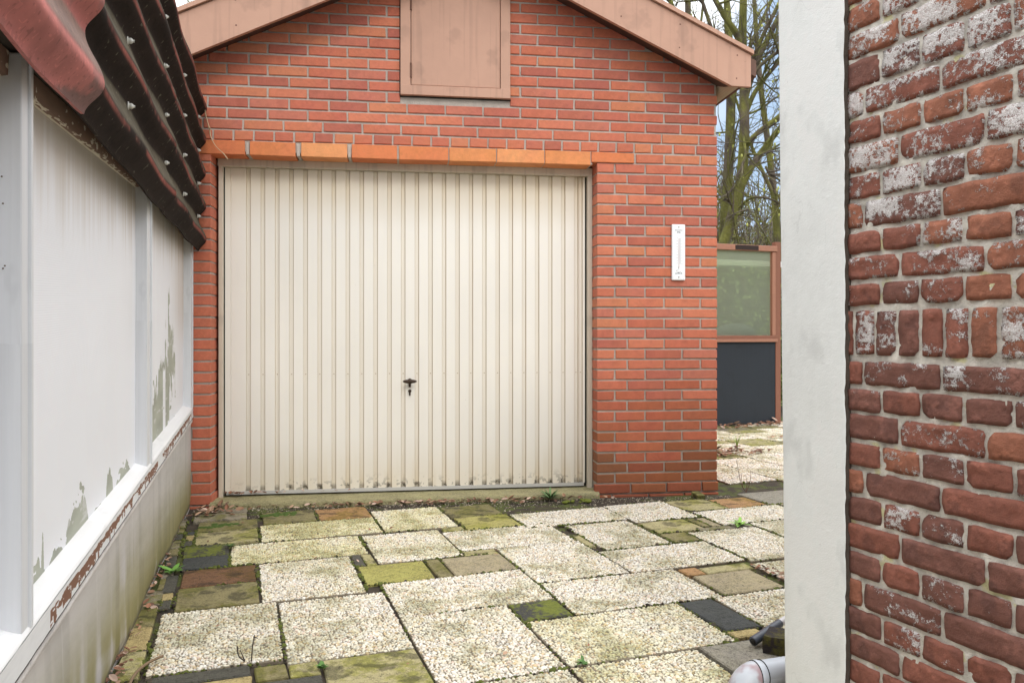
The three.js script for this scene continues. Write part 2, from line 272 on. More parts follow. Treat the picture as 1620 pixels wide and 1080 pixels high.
{                                                              // roof, verge boards, soffit and gutter
  const board = (sgn) => {
    const p = (d, y) => [MID + sgn * d, y], far = sgn > 0 ? 1.733 : 1.733;
    const pts = [p(0, 3.252), p(1.612, 3.252 - 0.468 * 1.612), p(far, 2.497), p(far, 3.5 - 0.468 * far), p(0, 3.505)];
    return metreUV(prism(sgn > 0 ? pts : pts.slice().reverse(), 0.178, 0.204));
  };
  for (const s of [1, -1]) {
    part('verge_board', board(s), M.brownPaint, garage);
    const q = (d, y) => [MID + s * d, y - 0.468 * d], strip = [q(0, 3.506), q(1.745, 3.506), q(1.745, 3.532), q(0, 3.532)];
    part('verge_trim', metreUV(prism(s > 0 ? strip : strip.slice().reverse(), 0.165, 0.222)), M.brownPaint, garage);
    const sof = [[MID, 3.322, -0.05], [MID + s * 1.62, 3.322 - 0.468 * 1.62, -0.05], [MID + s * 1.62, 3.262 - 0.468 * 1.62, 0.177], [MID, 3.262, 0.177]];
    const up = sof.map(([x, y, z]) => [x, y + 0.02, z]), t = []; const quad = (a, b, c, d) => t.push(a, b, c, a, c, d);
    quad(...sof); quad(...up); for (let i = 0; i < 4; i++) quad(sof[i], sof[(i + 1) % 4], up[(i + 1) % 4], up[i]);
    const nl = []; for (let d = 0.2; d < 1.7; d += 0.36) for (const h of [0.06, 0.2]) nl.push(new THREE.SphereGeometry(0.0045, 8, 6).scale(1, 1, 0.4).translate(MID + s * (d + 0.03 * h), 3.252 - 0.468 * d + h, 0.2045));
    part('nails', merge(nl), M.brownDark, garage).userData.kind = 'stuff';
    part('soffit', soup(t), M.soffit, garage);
    const slab = [q(0, 3.4), q(1.78, 3.4), q(1.78, 3.5), q(0, 3.5)];
    part('roof_slope', metreUV(prism(s > 0 ? slab : slab.slice().reverse(), -5.4, 0.176)), mat([0.16, 0.09, 0.07], { map: T.brick }), garage);
    // half-round gutter along the eave
    const gut = grid(14, 1, (a, b) => { const w = Math.PI * a; return [MID + s * (1.665) + 0.062 * Math.cos(w) * s, 2.585 - 0.075 * Math.sin(w), mix(0.15, -5.3, b)]; });
    const cap = new THREE.CircleGeometry(0.062, 20, Math.PI, Math.PI).scale(1, 1.2, 1).translate(MID + s * 1.665, 2.585, 0.15);
    part('gutter', merge([gut, cap]), mat([0.52, 0.42, 0.3], { roughness: 0.6, map: T.paint, side: THREE.DoubleSide }), garage);
  }
}
{                                                              // loft hatch
  const h = part('hatch', merge([rbox(0.06, 0.66, 0.05, 0.003, 0.005, 2.748, 0.002), rbox(0.06, 0.66, 0.05, 0.003, 0.605, 2.748, 0.002), rbox(0.66, 0.058, 0.05, 0.003, 0.305, 2.448, 0.0035), rbox(0.66, 0.05, 0.05, 0.003, 0.305, 3.05, 0.0035)]), M.brownPaint, garage);
  const p = part('hatch_panel', rbox(0.534, 0.542, 0.03, 0.003, 0.3055, 2.7515, 0.004), M.brownPaint, h);
  p.userData.label = 'flat brown panel of the loft hatch';
  part('backing', box(0.6, 0.62, 0.01, 0.305, 2.75, -0.018), M.dark, h);
  for (const y of [2.565, 2.965]) part('hinge', new THREE.CylinderGeometry(0.006, 0.006, 0.085, 8).translate(0.037, y, 0.027), M.brownDark, h);
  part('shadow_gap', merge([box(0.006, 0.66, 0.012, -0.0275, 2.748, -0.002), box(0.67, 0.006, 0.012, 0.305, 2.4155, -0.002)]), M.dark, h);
}
{                                                              // the door: 26 pressed panels with grooves between them, frame, handle
  const X0 = -1.066, X1 = 1.136, Y0 = 0.052, Y1 = 1.992, ZD = -0.15, grooves = [];
  for (let u = -0.931; u < 1.1; u += 0.0838) grooves.push(u); grooves.push(1.108);
  const edge = (u) => { let e = 9; for (const g of grooves) { const d = Math.abs(u - g); if (d < e) e = d; } return e; };
  const side = (u) => { let e = 9, s = 0; for (const g of grooves) { const d = Math.abs(u - g); if (d < e) { e = d; s = u - g; } } return s; };
  const fS = fbm(60, 6, 3, 61), fD = fbm(110, 90, 3, 62), fB = fbm(6, 5, 4, 63), fR = noiseTable(500, 440, 64);
  T.door = tex(1536, 1024, (u, v, o) => {
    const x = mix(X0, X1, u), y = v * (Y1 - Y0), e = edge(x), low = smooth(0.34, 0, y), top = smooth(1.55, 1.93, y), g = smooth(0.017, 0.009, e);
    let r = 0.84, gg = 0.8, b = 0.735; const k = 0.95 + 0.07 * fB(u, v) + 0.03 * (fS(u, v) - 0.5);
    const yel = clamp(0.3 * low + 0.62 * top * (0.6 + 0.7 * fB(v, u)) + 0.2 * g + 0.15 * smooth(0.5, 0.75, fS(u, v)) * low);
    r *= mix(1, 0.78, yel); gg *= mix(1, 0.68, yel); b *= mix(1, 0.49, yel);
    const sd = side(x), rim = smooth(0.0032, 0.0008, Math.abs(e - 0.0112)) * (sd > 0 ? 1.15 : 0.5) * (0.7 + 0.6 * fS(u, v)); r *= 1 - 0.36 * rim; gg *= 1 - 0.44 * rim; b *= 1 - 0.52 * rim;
    const specksUp = smooth(0.6, 0.66, fD(u, v)) * smooth(0.075 + 0.05 * fB(u * 2, v), 0.0, y) * (x > -0.75 ? 1 : 0.35), blob = smooth(0.042, 0.012, y) * smooth(0.015, 0.006, Math.abs(e - 0.004)) * smooth(0.35, 0.55, fD(u, v) + 0.25);
    const far = fR(u * 500, v * 440) > 0.988 && fB(v, u * 2) > 0.5 ? 0.35 : 0, d = clamp(0.5 * specksUp + 0.6 * blob + far);
    o[0] = mix(r * k, 0.1, d); o[1] = mix(gg * k, 0.085, d); o[2] = mix(b * k, 0.06, d);
  });
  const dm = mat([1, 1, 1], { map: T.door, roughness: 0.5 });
  const uv = (p) => [(p[0] - X0) / (X1 - X0), (p[1] - Y0) / (Y1 - Y0)];
  const door = part('garage_door', merge([box(2.19, 0.02, 0.03, 0.035, Y0 - 0.0095, ZD - 0.012), box(2.2, 1.93, 0.006, 0.035, 1.022, ZD - 0.03)]), mat([0.5, 0.49, 0.47], { roughness: 0.5 }), garage);
  door.userData.label = 'cream steel up-and-over door of vertical ribs';
  const edges = [X0, -1.033, ...grooves, X1];
  for (let i = 0; i + 1 < edges.length; i++) {               // each panel with the groove on its right
    const a = edges[i] + (i > 1 ? 0.0125 : i === 1 ? 0.002 : 0), last = i + 2 >= edges.length, b = edges[i + 1] - (last ? 0 : i === 0 ? 0.004 : 0.0125), dp = i === 0 ? 0.004 : 0.0085;
    const prof = [[a, ZD], [b, ZD]]; if (!last) prof.push([b + 0.003, ZD - dp], [edges[i + 1] + (i === 0 ? -0.001 : 0.0095), ZD - dp], [edges[i + 1] + (i === 0 ? 0.002 : 0.0125), ZD]);
    const t = []; for (let k = 0; k + 1 < prof.length; k++) { const [x0, z0] = prof[k], [x1, z1] = prof[k + 1]; t.push([x0, Y0, z0], [x1, Y0, z1], [x1, Y1, z1], [x0, Y0, z0], [x1, Y1, z1], [x0, Y1, z0]); }
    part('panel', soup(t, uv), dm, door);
  }
  const fm = mat([0.62, 0.56, 0.46], { map: T.paint, roughness: 0.55 });
  part('door_frame', merge([rbox(0.025, 2.02, 0.05, 0.003, -1.0855, 1.03, ZD + 0.004), rbox(0.032, 2.02, 0.05, 0.003, 1.163, 1.03, ZD + 0.004), rbox(2.28, 0.05, 0.05, 0.003, 0.038, 2.018, ZD + 0.006)]), fm, door);
  part('dark_gap', merge([box(0.012, 1.95, 0.02, -1.0715, 1.02, ZD - 0.016), box(0.012, 1.95, 0.02, 1.1415, 1.02, ZD - 0.016)]), M.dark, door);  // dark strips set in the gaps beside the door
  const hx = 0.031, hy = 0.706;
  const bar = new THREE.SphereGeometry(1, 20, 12).scale(0.043, 0.0125, 0.011).translate(hx, hy, ZD + 0.05);
  part('handle', merge([bar, new THREE.SphereGeometry(1, 14, 10).scale(0.014, 0.017, 0.012).translate(hx, hy + 0.002, ZD + 0.05), new THREE.CylinderGeometry(0.009, 0.011, 0.05, 14).rotateX(Math.PI / 2).translate(hx, hy, ZD + 0.025), new THREE.CylinderGeometry(0.015, 0.017, 0.006, 18).rotateX(Math.PI / 2).translate(hx, hy - 0.002, ZD + 0.004), rbox(0.014, 0.03, 0.008, 0.003, hx, hy - 0.024, ZD + 0.006)]), M.bronze, door);
  part('keyhole', merge([new THREE.CylinderGeometry(0.0095, 0.0105, 0.008, 18).rotateX(Math.PI / 2).translate(hx, hy - 0.062, ZD + 0.004), rbox(0.011, 0.028, 0.008, 0.003, hx, hy - 0.076, ZD + 0.004)]), M.bronze, door);
  const riv = []; for (const g of grooves) riv.push(new THREE.SphereGeometry(0.0032, 8, 6).translate(g, 0.752, ZD - 0.0085));
  part('rivets', merge(riv), mat([0.45, 0.36, 0.24]), door).userData.kind = 'stuff';
  // concrete sill under the door
  const sill = grid(60, 8, (s, t) => { const x = mix(-1.113, 1.186, s), n = 0.004 * noise3(x * 9, t * 4, 1) + 0.003 * noise3(x * 40, t * 9, 5), z = [-0.2, -0.14, -0.08, -0.03, 0.0, 0.022, 0.032, 0.036, 0.037][Math.round(t * 8)], y = [0.018, 0.018, 0.019, 0.02, 0.0205, 0.018, 0.011, -0.005, -0.1][Math.round(t * 8)]; return [x, y + n, z + 0.008 * (noise3(x * 5, 2, 3) - 0.5)]; }, (s, t) => [s * 2.3, t * 0.35]);
  part('door_sill', sill, mat([0.4, 0.36, 0.2], { map: T.conc, bumpMap: T.concBump, bumpScale: 0.004 }), garage);
}

// ------------------------------------------------------------------ thermometer on the garage wall, and a dry tendril
const onGarage = (x, y, z) => V(x, y, z).applyAxisAngle(V(0, 1, 0), GTURN).add(V(...GAR));
{
  const p = onGarage(1.6965, 1.505, 0.004);
  const t = thing('thermometer', 'slim white enamel wall thermometer with a printed scale on the brick', 'thermometer', [p.x, p.y, p.z], GTURN);
  part('plate', rbox(0.087, 0.35, 0.014, 0.006, 0, 0, 0.007, 3), mat([0.86, 0.87, 0.88], { roughness: 0.3 }), t);
  const c = document.createElement('canvas'); c.width = 256; c.height = 1024; const x = c.getContext('2d');
  x.fillStyle = '#f2f4f6'; x.fillRect(0, 0, 256, 1024);
  x.strokeStyle = '#5c6268'; x.lineWidth = 4;
  const squiggle = (x0, x1, y, a) => { x.beginPath(); for (let i = 0; i <= 60; i++) { const u = x0 + (x1 - x0) * i / 60, w = y + a * Math.sin(i * 1.7) * (0.5 + 0.5 * Math.sin(i * 0.61)); i ? x.lineTo(u, w) : x.moveTo(u, w); } x.stroke(); };
  squiggle(46, 212, 92, 13); squiggle(90, 166, 130, 12);
  x.fillStyle = '#4c5258'; x.font = '22px sans-serif'; x.textAlign = 'right';
  for (let i = 0; i < 10; i++) x.fillText(String(Math.abs(50 - i * 10)), 104, 252 + i * 53);
  x.lineWidth = 2.5; x.strokeStyle = '#7c8790'; for (let i = 0; i <= 45; i++) { const y = 244 + i * 10.8; x.beginPath(); x.moveTo(134, y); x.lineTo(i % 5 ? 178 : 212, y); x.stroke(); }
  x.fillStyle = '#1c232b'; for (const [a, b, w, h] of [[120, 780, 14, 46], [104, 838, 12, 26], [72, 852, 20, 16], [52, 900, 30, 26], [88, 872, 14, 44], [112, 880, 34, 36], [150, 872, 16, 30], [170, 896, 34, 26]]) { x.beginPath(); x.moveTo(a, b + h); x.lineTo(a + w * 0.5, b); x.lineTo(a + w, b + h); x.closePath(); x.fill(); }
  x.fillStyle = '#6f8b9e'; x.fillRect(60, 914, 136, 8);
  const map = new THREE.CanvasTexture(c); map.colorSpace = THREE.SRGBColorSpace;
  part('printed_scale', new THREE.PlaneGeometry(0.077, 0.335).translate(0, 0, 0.0148), mat([1, 1, 1], { map, roughness: 0.3 }), t);
  part('glass_tube', merge([new THREE.CylinderGeometry(0.0017, 0.0017, 0.175, 8).translate(0.001, 0.0, 0.017), new THREE.SphereGeometry(0.0035, 10, 8).translate(0.001, -0.09, 0.0165)]), mat([0.75, 0.62, 0.62], { roughness: 0.15 }), t);
  for (const y of [0.157, -0.155]) part('screw', new THREE.SphereGeometry(0.0038, 10, 8).scale(1, 1, 0.6).translate(0, y, 0.0155), M.steel, t);
}
{
  const t = thing('dry_tendril', 'thin dry tendril hanging from the corrugated sheets over the lintel', 'twig');
  const a = [[-1.14, 2.3, 0.03], [-1.128, 2.24, 0.04], [-1.111, 2.172, 0.035], [-1.1, 2.12, 0.045], [-1.068, 2.066, 0.05], [-1.03, 2.03, 0.06], [-1.003, 1.995, 0.07]].map((p) => onGarage(...p));
  part('stem', tube(a, [0.0026, 0.0034, 0.0022, 0.0034], 6, 24), mat([0.55, 0.4, 0.25]), t);
  part('bud', tube([onGarage(-1.113, 2.178, 0.04), onGarage(-1.1, 2.17, 0.05)], [0.005, 0.002], 6, 3), mat([0.5, 0.36, 0.22]), t);
}

// ------------------------------------------------------------------ the white lean-to on the near side: plinth, sill, posts, boards, corrugated sheets
const SHED = [-1.491, 0, -3.3169], STURN = 106.953 * D2R;   // local x runs along its wall towards the garage, z points into the yard
const shed = thing('white_shed', 'low white boarded shed with peeling paint under dark corrugated sheets', 'shed', SHED, STURN);
const sag = (x) => 0.043 * (x - 1.25);                         // sill and head have sunk towards the near end
const sagged = (g) => { const p = g.attributes.position; for (let i = 0; i < p.count; i++) p.setY(i, p.getY(i) + sag(p.getX(i))); g.computeVertexNormals(); return g; };
{
  const XA = -4.3, XB = 1.262, fA = fbm(8, 4, 5, 71), fV = fbm(60, 2, 3, 72), fF = fbm(80, 40, 3, 73);
  // plinth: rendered, streaked, green towards the ground
  T.plinth = tex(2048, 512, (u, v, o) => {
    const x = mix(XA, XB, u), y = v * 0.6, st = fV(u, v * 0.3), a = fA(u, v);
    const al = clamp(smooth(0.42, 0.04, y + 0.14 * (a - 0.5)) * smooth(0.26, 0.54, st * 0.55 + a * 0.5 + 0.1 * smooth(-1.2, 0.9, x)) + 0.25 * smooth(0.06, 0, y)), k = 0.9 + 0.2 * (a - 0.5) + 0.08 * (fF(u, v) - 0.5) - 0.12 * smooth(0.55, 0.75, st);
    const drip = smooth(0.0045, 0.001, Math.min(Math.abs(x + 1.255), Math.abs(x + 0.7), Math.abs(x + 1.62), Math.abs(x - 0.9)) + 0.002 * fF(u, v)) * smooth(0.12, 0.3, y) * 0.5, soil = smooth(0.035, 0.005, y + 0.03 * (fF(u, v) - 0.5));
    o[0] = mix(mix(mix(0.6, 0.31, al), 0.8, drip), 0.1, soil * 0.8) * k; o[1] = mix(mix(mix(0.575, 0.28, al), 0.8, drip), 0.085, soil * 0.8) * k; o[2] = mix(mix(mix(0.565, 0.12, al), 0.8, drip), 0.055, soil * 0.8) * k;
  });
  const pm = mat([1, 1, 1], { map: T.plinth, bumpMap: grey(512, 256, (u, v) => 0.6 * coarse(u, v) + 0.3 * mid(u, v), [6, 1]), bumpScale: 0.006, roughness: 0.9 });
  const pl = grid(160, 14, (s, t) => { const x = mix(XA, XB, s), y = mix(-0.05, 0.513 + sag(x), t); return [x, y, 0.004 * (noise3(x * 3, y * 5, 0) - 0.5) + 0.003 - 0.012 * smooth(0.06, 0, y) * noise3(x * 6, 1, 2)]; }, (s, t, p) => [s, p[1] / 0.6]);
  part('plinth', pl, pm, shed);
  const mb = grid(120, 3, (s, t) => { const x = mix(XA, XB, s), y = 0.513 + sag(x); return [[x, y - 0.03, 0.004], [x, y - 0.026 + 0.004 * noise3(x * 20, 0, 0), 0.013], [x, y - 0.006 - 0.003 * noise3(x * 30, 3, 0), 0.013], [x, y - 0.002, -0.03]][Math.round(t * 3)]; }, (s, t) => [s * 5.5, t * 0.05]);
  part('plinth_rim', mb, mat([0.66, 0.63, 0.62], { map: T.mortar, bumpMap: T.mortarBump, bumpScale: 0.004 }), shed);
  part('plinth_core', box(XB - XA, 0.5, 0.08, (XA + XB) / 2, 0.1, -0.075), M.mortar, shed);
  // sill: sloping top, front edge where the paint has come off the brown undercoat
  const fP = fbm(160, 8, 4, 74), fQ = fbm(24, 2, 3, 75), fr = noiseTable(260, 8, 76);
  T.sillFront = tex(2048, 64, (u, v, o) => {
    const x = mix(XA, XB, u), w = fQ(u, 0.5), runs = fr(u * 260, 1), on = smooth(-1.86, -1.66, x);
    const lowEdge = 0.4 + 0.9 * (w - 0.5) + 0.55 * (fP(u, 0.2) - 0.5) - 0.42 * (runs > 0.66 ? 1 : 0) * runs, bare = v > lowEdge && v < 0.9 - 0.3 * fP(u, v) && on > 0.4 && fQ(u, 0.1) + 0.3 * (fP(u, 0.7) - 0.5) > 0.34 && fP(u * 1.7, v) < 0.7 ? 1 : 0, crack = v < 0.07 ? 1 : 0;
    const k = 0.93 + 0.12 * (fP(u, v) - 0.5); o[0] = mix(mix(0.8, 0.22, bare), 0.05, crack) * k; o[1] = mix(mix(0.81, 0.1, bare), 0.045, crack) * k; o[2] = mix(mix(0.83, 0.06, bare), 0.04, crack) * k;
  });
  const N = 140, X = (s) => mix(XA, XB, s);
  const top = grid(N, 4, (s, t) => { const x = X(s); const q = [[0.592, -0.034], [0.584, -0.012], [0.577, 0.008], [0.574, 0.013], [0.567, 0.016]][Math.round(t * 4)]; return [x, q[0] + sag(x) + 0.0015 * noise3(x * 18, t * 3, 7), q[1]]; }, (s, t) => [t * 0.06, X(s)]);
  const sill = part('sill', top, mat([0.84, 0.85, 0.87], { map: T.wood, bumpMap: T.woodBump, bumpScale: 0.001, roughness: 0.6 }), shed);
  const front = grid(N, 2, (s, t) => { const x = X(s); return [x, mix(0.513, 0.567, t) + sag(x), 0.0165 + 0.0015 * (noise3(x * 25, t * 2, 9) - 0.5)]; }, (s, t) => [s, t]);
  part('sill_edge', front, mat([1, 1, 1], { map: T.sillFront, roughness: 0.75 }), sill);
  part('sill_core', sagged(box(XB - XA, 0.045, 0.04, (XA + XB) / 2, 0.54, -0.006)), M.whiteWood, sill);
  // posts: each with a square side face and a narrow planted strip in front
  const post = (x, w, label) => {
    const y0 = 0.575 + sag(x), y1 = 1.66 + sag(x);
    const p = part('post', rbox(w, y1 - y0, 0.06, 0.004, x + w / 2, (y0 + y1) / 2, -0.019), M.whiteWood, shed);
    if (label) p.userData.label = label;
    part('bead', rbox(0.012, y1 - y0, 0.008, 0.002, x + w - 0.012, (y0 + y1) / 2, 0.0135), M.whiteWood, p);
    return p;
  };
  const p1 = post(-1.945, 0.055); post(-0.425, 0.085); post(1.2, 0.06); post(-3.4, 0.055);
  const nails = []; for (const [y, z] of [[1.32, -0.022], [1.27, -0.02], [1.155, -0.017], [1.15, -0.02], [0.8, -0.028], [0.797, -0.032], [0.61, -0.03]]) nails.push(new THREE.SphereGeometry(0.0016, 8, 6).translate(-1.9455, y - 0.03, z));
  part('nail_holes', merge(nails), mat([0.12, 0.07, 0.04]), p1).userData.kind = 'stuff';
  // boards between the posts, canvas-textured paint lifting off a grey-green undercoat
  const jag = noiseTable(1400, 4, 77), jag2 = noiseTable(300, 4, 78);
  T.weave = grey(512, 512, (u, v) => 0.5 + 0.25 * Math.sin(u * 2 * Math.PI * 64) + 0.25 * Math.sin(v * 2 * Math.PI * 64) + 0.3 * (fine(u, v) - 0.5), [4, 3]);
  const board = (x0, x1, peel, dirty, seed) => {
    const h = 1.05, fa = fbm(6, 4, 5, seed), fs = fbm(70, 2, 3, seed + 1), fe = fbm(46, 12, 4, seed + 2), L = x1 - x0;
    const peeled = (u, v) => { const x = x0 + u * L, y = v * h, [hi, lo] = peel(x), n = clamp(jag(u * 1400, 0.5) * 0.15 + jag2(u * 300, 1) * 0.2 + (fe(u, v) - 0.5) * 2.2 + 0.36), top = hi * (0.55 + 0.75 * n), chip = y < 0.2 && fe(v * 0.7 + 0.3, u * 2) > 0.73 && hi > 0.012 && y < hi * 1.5 ? 1 : 0, bare = (hi > 0 && y < top - 0.004 && y > lo * (0.6 + 0.7 * n)) || chip ? 1 : 0; return { x, y, bare, lip: hi > 0 && !bare && y < top + 0.002 && y > lo ? 1 : 0 }; };
    const relief = grey(1024, 1024, (u, v) => (peeled(u, v).bare ? 0.12 + 0.1 * fa(v, u) : 0.62 + 0.03 * Math.sin(u * L * 1150) + 0.035 * Math.sin(v * h * 1150)));
    const map = tex(1024, 1024, (u, v, o) => {
      const { x, y, bare, lip } = peeled(u, v);
      const d = clamp(smooth(0.76, 1.04, y + 0.26 * (fs(u, v * 0.4) - 0.5)) * 0.62 + dirty * smooth(0.55, 1, u) * smooth(0.25, 0.6, y) * (0.4 + 0.8 * fs(u, 0.3))), k = 0.97 + 0.06 * (fa(u, v) - 0.5);
      const W = [mix(0.86, 0.52, d), mix(0.875, 0.44, d), mix(0.925, 0.34, d)], G = [0.39, 0.41, 0.345];
      for (let i = 0; i < 3; i++) o[i] = (bare ? mix(G[i] * (0.75 + 0.5 * fa(v * 3, u * 3)), 0.62, smooth(0.66, 0.76, fe(v, u * 1.5)) * 0.7) : W[i] * (lip ? 1.05 : 1)) * k;
    });
    const g = grid(12, 8, (s, t) => { const x = mix(x0, x1, s); return [x, 0.585 + sag(x) + t * h, -0.03 + 0.003 * (noise3(x * 2, t * 3, seed) - 0.5)]; });
    part('board', g, mat([1, 1, 1], { map, bumpMap: relief, bumpScale: 0.0032, roughness: 0.62 }), shed);
  };
  const bump = (x, a, b, h) => (x > a && x < b ? h * Math.pow(Math.sin(Math.PI * (x - a) / (b - a)), 0.6) : 0);
  board(-1.9, -0.42, (x) => [Math.max(bump(x, -1.78, -1.62, 0.05), bump(x, -1.655, -1.63, 0.1), bump(x, -1.6, -1.44, 0.03), bump(x, -1.44, -1.19, 0.095), bump(x, -1.17, -0.98, 0.014), bump(x, -0.95, -0.84, 0.085), bump(x, -0.8, -0.5, 0.04)), 0], 0.1, 81);
  board(-0.36, 1.22, (x) => {
    const pts = [[-0.36, 0.13], [0.0, 0.2], [0.16, 0.27], [0.3, 0.4], [0.37, 0.34], [0.45, 0.42], [0.56, 0.53], [0.63, 0.36], [0.72, 0.42], [0.79, 0.36], [0.83, 0]];
    let hi = 0; for (let i = 0; i + 1 < pts.length; i++) if (x >= pts[i][0] && x < pts[i + 1][0]) hi = mix(pts[i][1], pts[i + 1][1], (x - pts[i][0]) / (pts[i + 1][0] - pts[i][0]));
    return [hi, x > 0.33 && x < 0.42 ? 0.24 : x > 0.56 ? 0.19 : x > 0.5 ? 0.02 : 0];
  }, 0.75, 91);
  board(-3.36, -1.93, () => [0, 0], 0.1, 96);
  // head: brown board with flakes of white, dark gap above
  const ff = fbm(90, 6, 4, 97);
  T.head = tex(1024, 64, (u, v, o) => { const w = v < 0.12 || ff(u, v) > 0.53 + 0.22 * v + 0.1 * (ff(v, u) - 0.5) ? 1 : 0, k = 0.85 + 0.3 * ff(u * 0.5, v); o[0] = mix(0.2, 0.62, w) * k; o[1] = mix(0.12, 0.57, w) * k; o[2] = mix(0.09, 0.48, w) * k; });
  const hb = grid(60, 2, (s, t) => { const x = X(s), q = [[1.612, -0.03], [1.616, -0.012], [1.66, -0.01]][Math.round(t * 2)]; return [x, q[0] + sag(x), q[1]]; }, (s, t) => [s * 2, t]);
  part('head_board', hb, mat([1, 1, 1], { map: T.head, roughness: 0.8 }), shed);
  part('gap_shade', sagged(rbox(XB - XA - 0.02, 0.05, 0.03, 0.004, (XA + XB) / 2, 1.69, -0.002)), mat([0.05, 0.038, 0.03], { map: T.wood }), shed);  // near-black strip painted in for the shadow under the sheets
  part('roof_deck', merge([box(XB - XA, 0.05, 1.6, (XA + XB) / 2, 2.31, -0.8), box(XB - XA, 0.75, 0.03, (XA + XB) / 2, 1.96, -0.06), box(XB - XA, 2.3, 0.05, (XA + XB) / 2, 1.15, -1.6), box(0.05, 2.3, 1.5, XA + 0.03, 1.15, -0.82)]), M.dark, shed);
}
{                                                              // corrugated sheets, the nearest faded to pink
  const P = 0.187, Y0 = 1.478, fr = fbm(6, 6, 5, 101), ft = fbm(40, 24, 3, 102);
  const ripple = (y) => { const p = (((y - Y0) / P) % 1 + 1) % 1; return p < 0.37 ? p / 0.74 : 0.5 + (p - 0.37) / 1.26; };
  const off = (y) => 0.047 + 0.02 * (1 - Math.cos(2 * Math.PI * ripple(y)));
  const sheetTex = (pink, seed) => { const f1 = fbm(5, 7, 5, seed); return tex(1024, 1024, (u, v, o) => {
    const y = v * 0.87, ph = ((y / P) % 1 + 1) % 1, n = f1(u, v), q = ft(u, v), crest = smooth(0.075, 0.015, Math.abs(ph - 0.375 + 0.03 * (n - 0.5))), litDust = smooth(0.4, 0.5, ph) * smooth(1.02, 0.92, ph);  // upper faces painted paler for sky light as well as dust, undersides near-black
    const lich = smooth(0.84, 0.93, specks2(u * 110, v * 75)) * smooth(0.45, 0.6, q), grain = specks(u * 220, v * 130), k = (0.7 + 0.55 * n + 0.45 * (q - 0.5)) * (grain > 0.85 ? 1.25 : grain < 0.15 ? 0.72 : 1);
    if (pink) { const s = smooth(0.46, 0.64, n * 0.7 + q * 0.3), g = litDust * 0.75; o[0] = mix(mix(0.46, 0.12, s * 0.9), 0.19, g) * k + 0.14 * crest; o[1] = mix(mix(0.145, 0.07, s * 0.9), 0.165, g) * k + 0.06 * crest; o[2] = mix(mix(0.13, 0.06, s * 0.85), 0.13, g) * k + 0.055 * crest; }
    else { const c = crest * smooth(0.3, 0.6, n + 0.25 * (q - 0.4)); o[0] = mix(mix(0.022, 0.11, litDust * 0.95), 0.24, c * 0.8) * k; o[1] = mix(mix(0.0155, 0.096, litDust * 0.95), 0.075, c * 0.8) * k; o[2] = mix(mix(0.0125, 0.07, litDust * 0.95), 0.058, c * 0.8) * k; o[0] += 0.07 * lich; o[1] += 0.07 * lich; o[2] += 0.05 * lich; }
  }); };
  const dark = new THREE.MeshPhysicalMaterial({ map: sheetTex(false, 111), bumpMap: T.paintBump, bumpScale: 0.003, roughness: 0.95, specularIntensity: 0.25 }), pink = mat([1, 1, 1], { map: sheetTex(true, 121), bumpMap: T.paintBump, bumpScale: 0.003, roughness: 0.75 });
  const sheet = (x0, x1, lift, m, seed, label) => {
    const wav = (x, y) => 0.007 * (noise3(x * 2.3 + seed, y * 2, 3) - 0.5) * 2 + 0.004 * Math.sin(x * 8.3 + seed + y * 5), th = 0.0075;
    const outer = (s, t) => { const x = mix(x0, x1, s) + 0.006 * Math.sin(t * 33) * s, y = Y0 + t * 0.865; return [x, y + wav(x, y), off(y) + lift + 0.5 * wav(x + 3, y) + 0.003 * smooth(0.03, 0, x1 - x)]; };
    const inner = (s, t) => { const p = outer(s, t), y = Y0 + t * 0.865, dy = -(off(y + 0.001) - off(y - 0.001)) / 0.002, l = Math.hypot(1, dy); return [p[0], p[1] - th * dy / l, p[2] - th / l]; };
    const uvf = (s, t) => [(mix(x0, x1, s) + seed) / 1.5, t * 0.865 / 0.87], a = grid(70, 120, outer, uvf), b = grid(70, 120, (s, t) => inner(s, t), uvf);
    const end = (s) => grid(1, 120, (w, t) => (w < 0.5 ? outer(s, t) : inner(s, t)), (w, t) => [(mix(x0, x1, s) + seed) / 1.5 + w * 0.005, t]), low = (t) => grid(70, 1, (s, w) => (w < 0.5 ? outer(s, t) : inner(s, t)), (s, w) => [s, w * 0.01]);
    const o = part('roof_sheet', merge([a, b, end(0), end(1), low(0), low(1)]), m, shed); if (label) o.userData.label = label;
    return o;
  };
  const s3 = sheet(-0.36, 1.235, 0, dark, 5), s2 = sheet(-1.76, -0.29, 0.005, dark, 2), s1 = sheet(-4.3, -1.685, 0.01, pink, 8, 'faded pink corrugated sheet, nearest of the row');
  const sm = mat([0.66, 0.65, 0.6], { roughness: 0.5 });
  const screw = merge([new THREE.CylinderGeometry(0.011, 0.013, 0.004, 12).rotateX(Math.PI / 2), new THREE.SphereGeometry(0.0085, 12, 8).translate(0, 0, 0.007), new THREE.CylinderGeometry(0.004, 0.004, 0.012, 8).rotateX(Math.PI / 2).translate(0, 0, 0.012)]);
  for (const [x, o, l] of [[-1.1, s2, 0.005], [-0.3, s2, 0.005], [0.42, s3, 0], [1.16, s3, 0], [-2.2, s1, 0.01]]) for (let k = 1; k <= 4; k++) {
    const q = part('screw', screw, sm, o, [x + 0.012 * Math.sin(k * 5 + x * 9), Y0 + P * k, 0.048 + l]); q.rotation.set(0.15 * Math.sin(k * 3), 0.2, 0);
  }
}

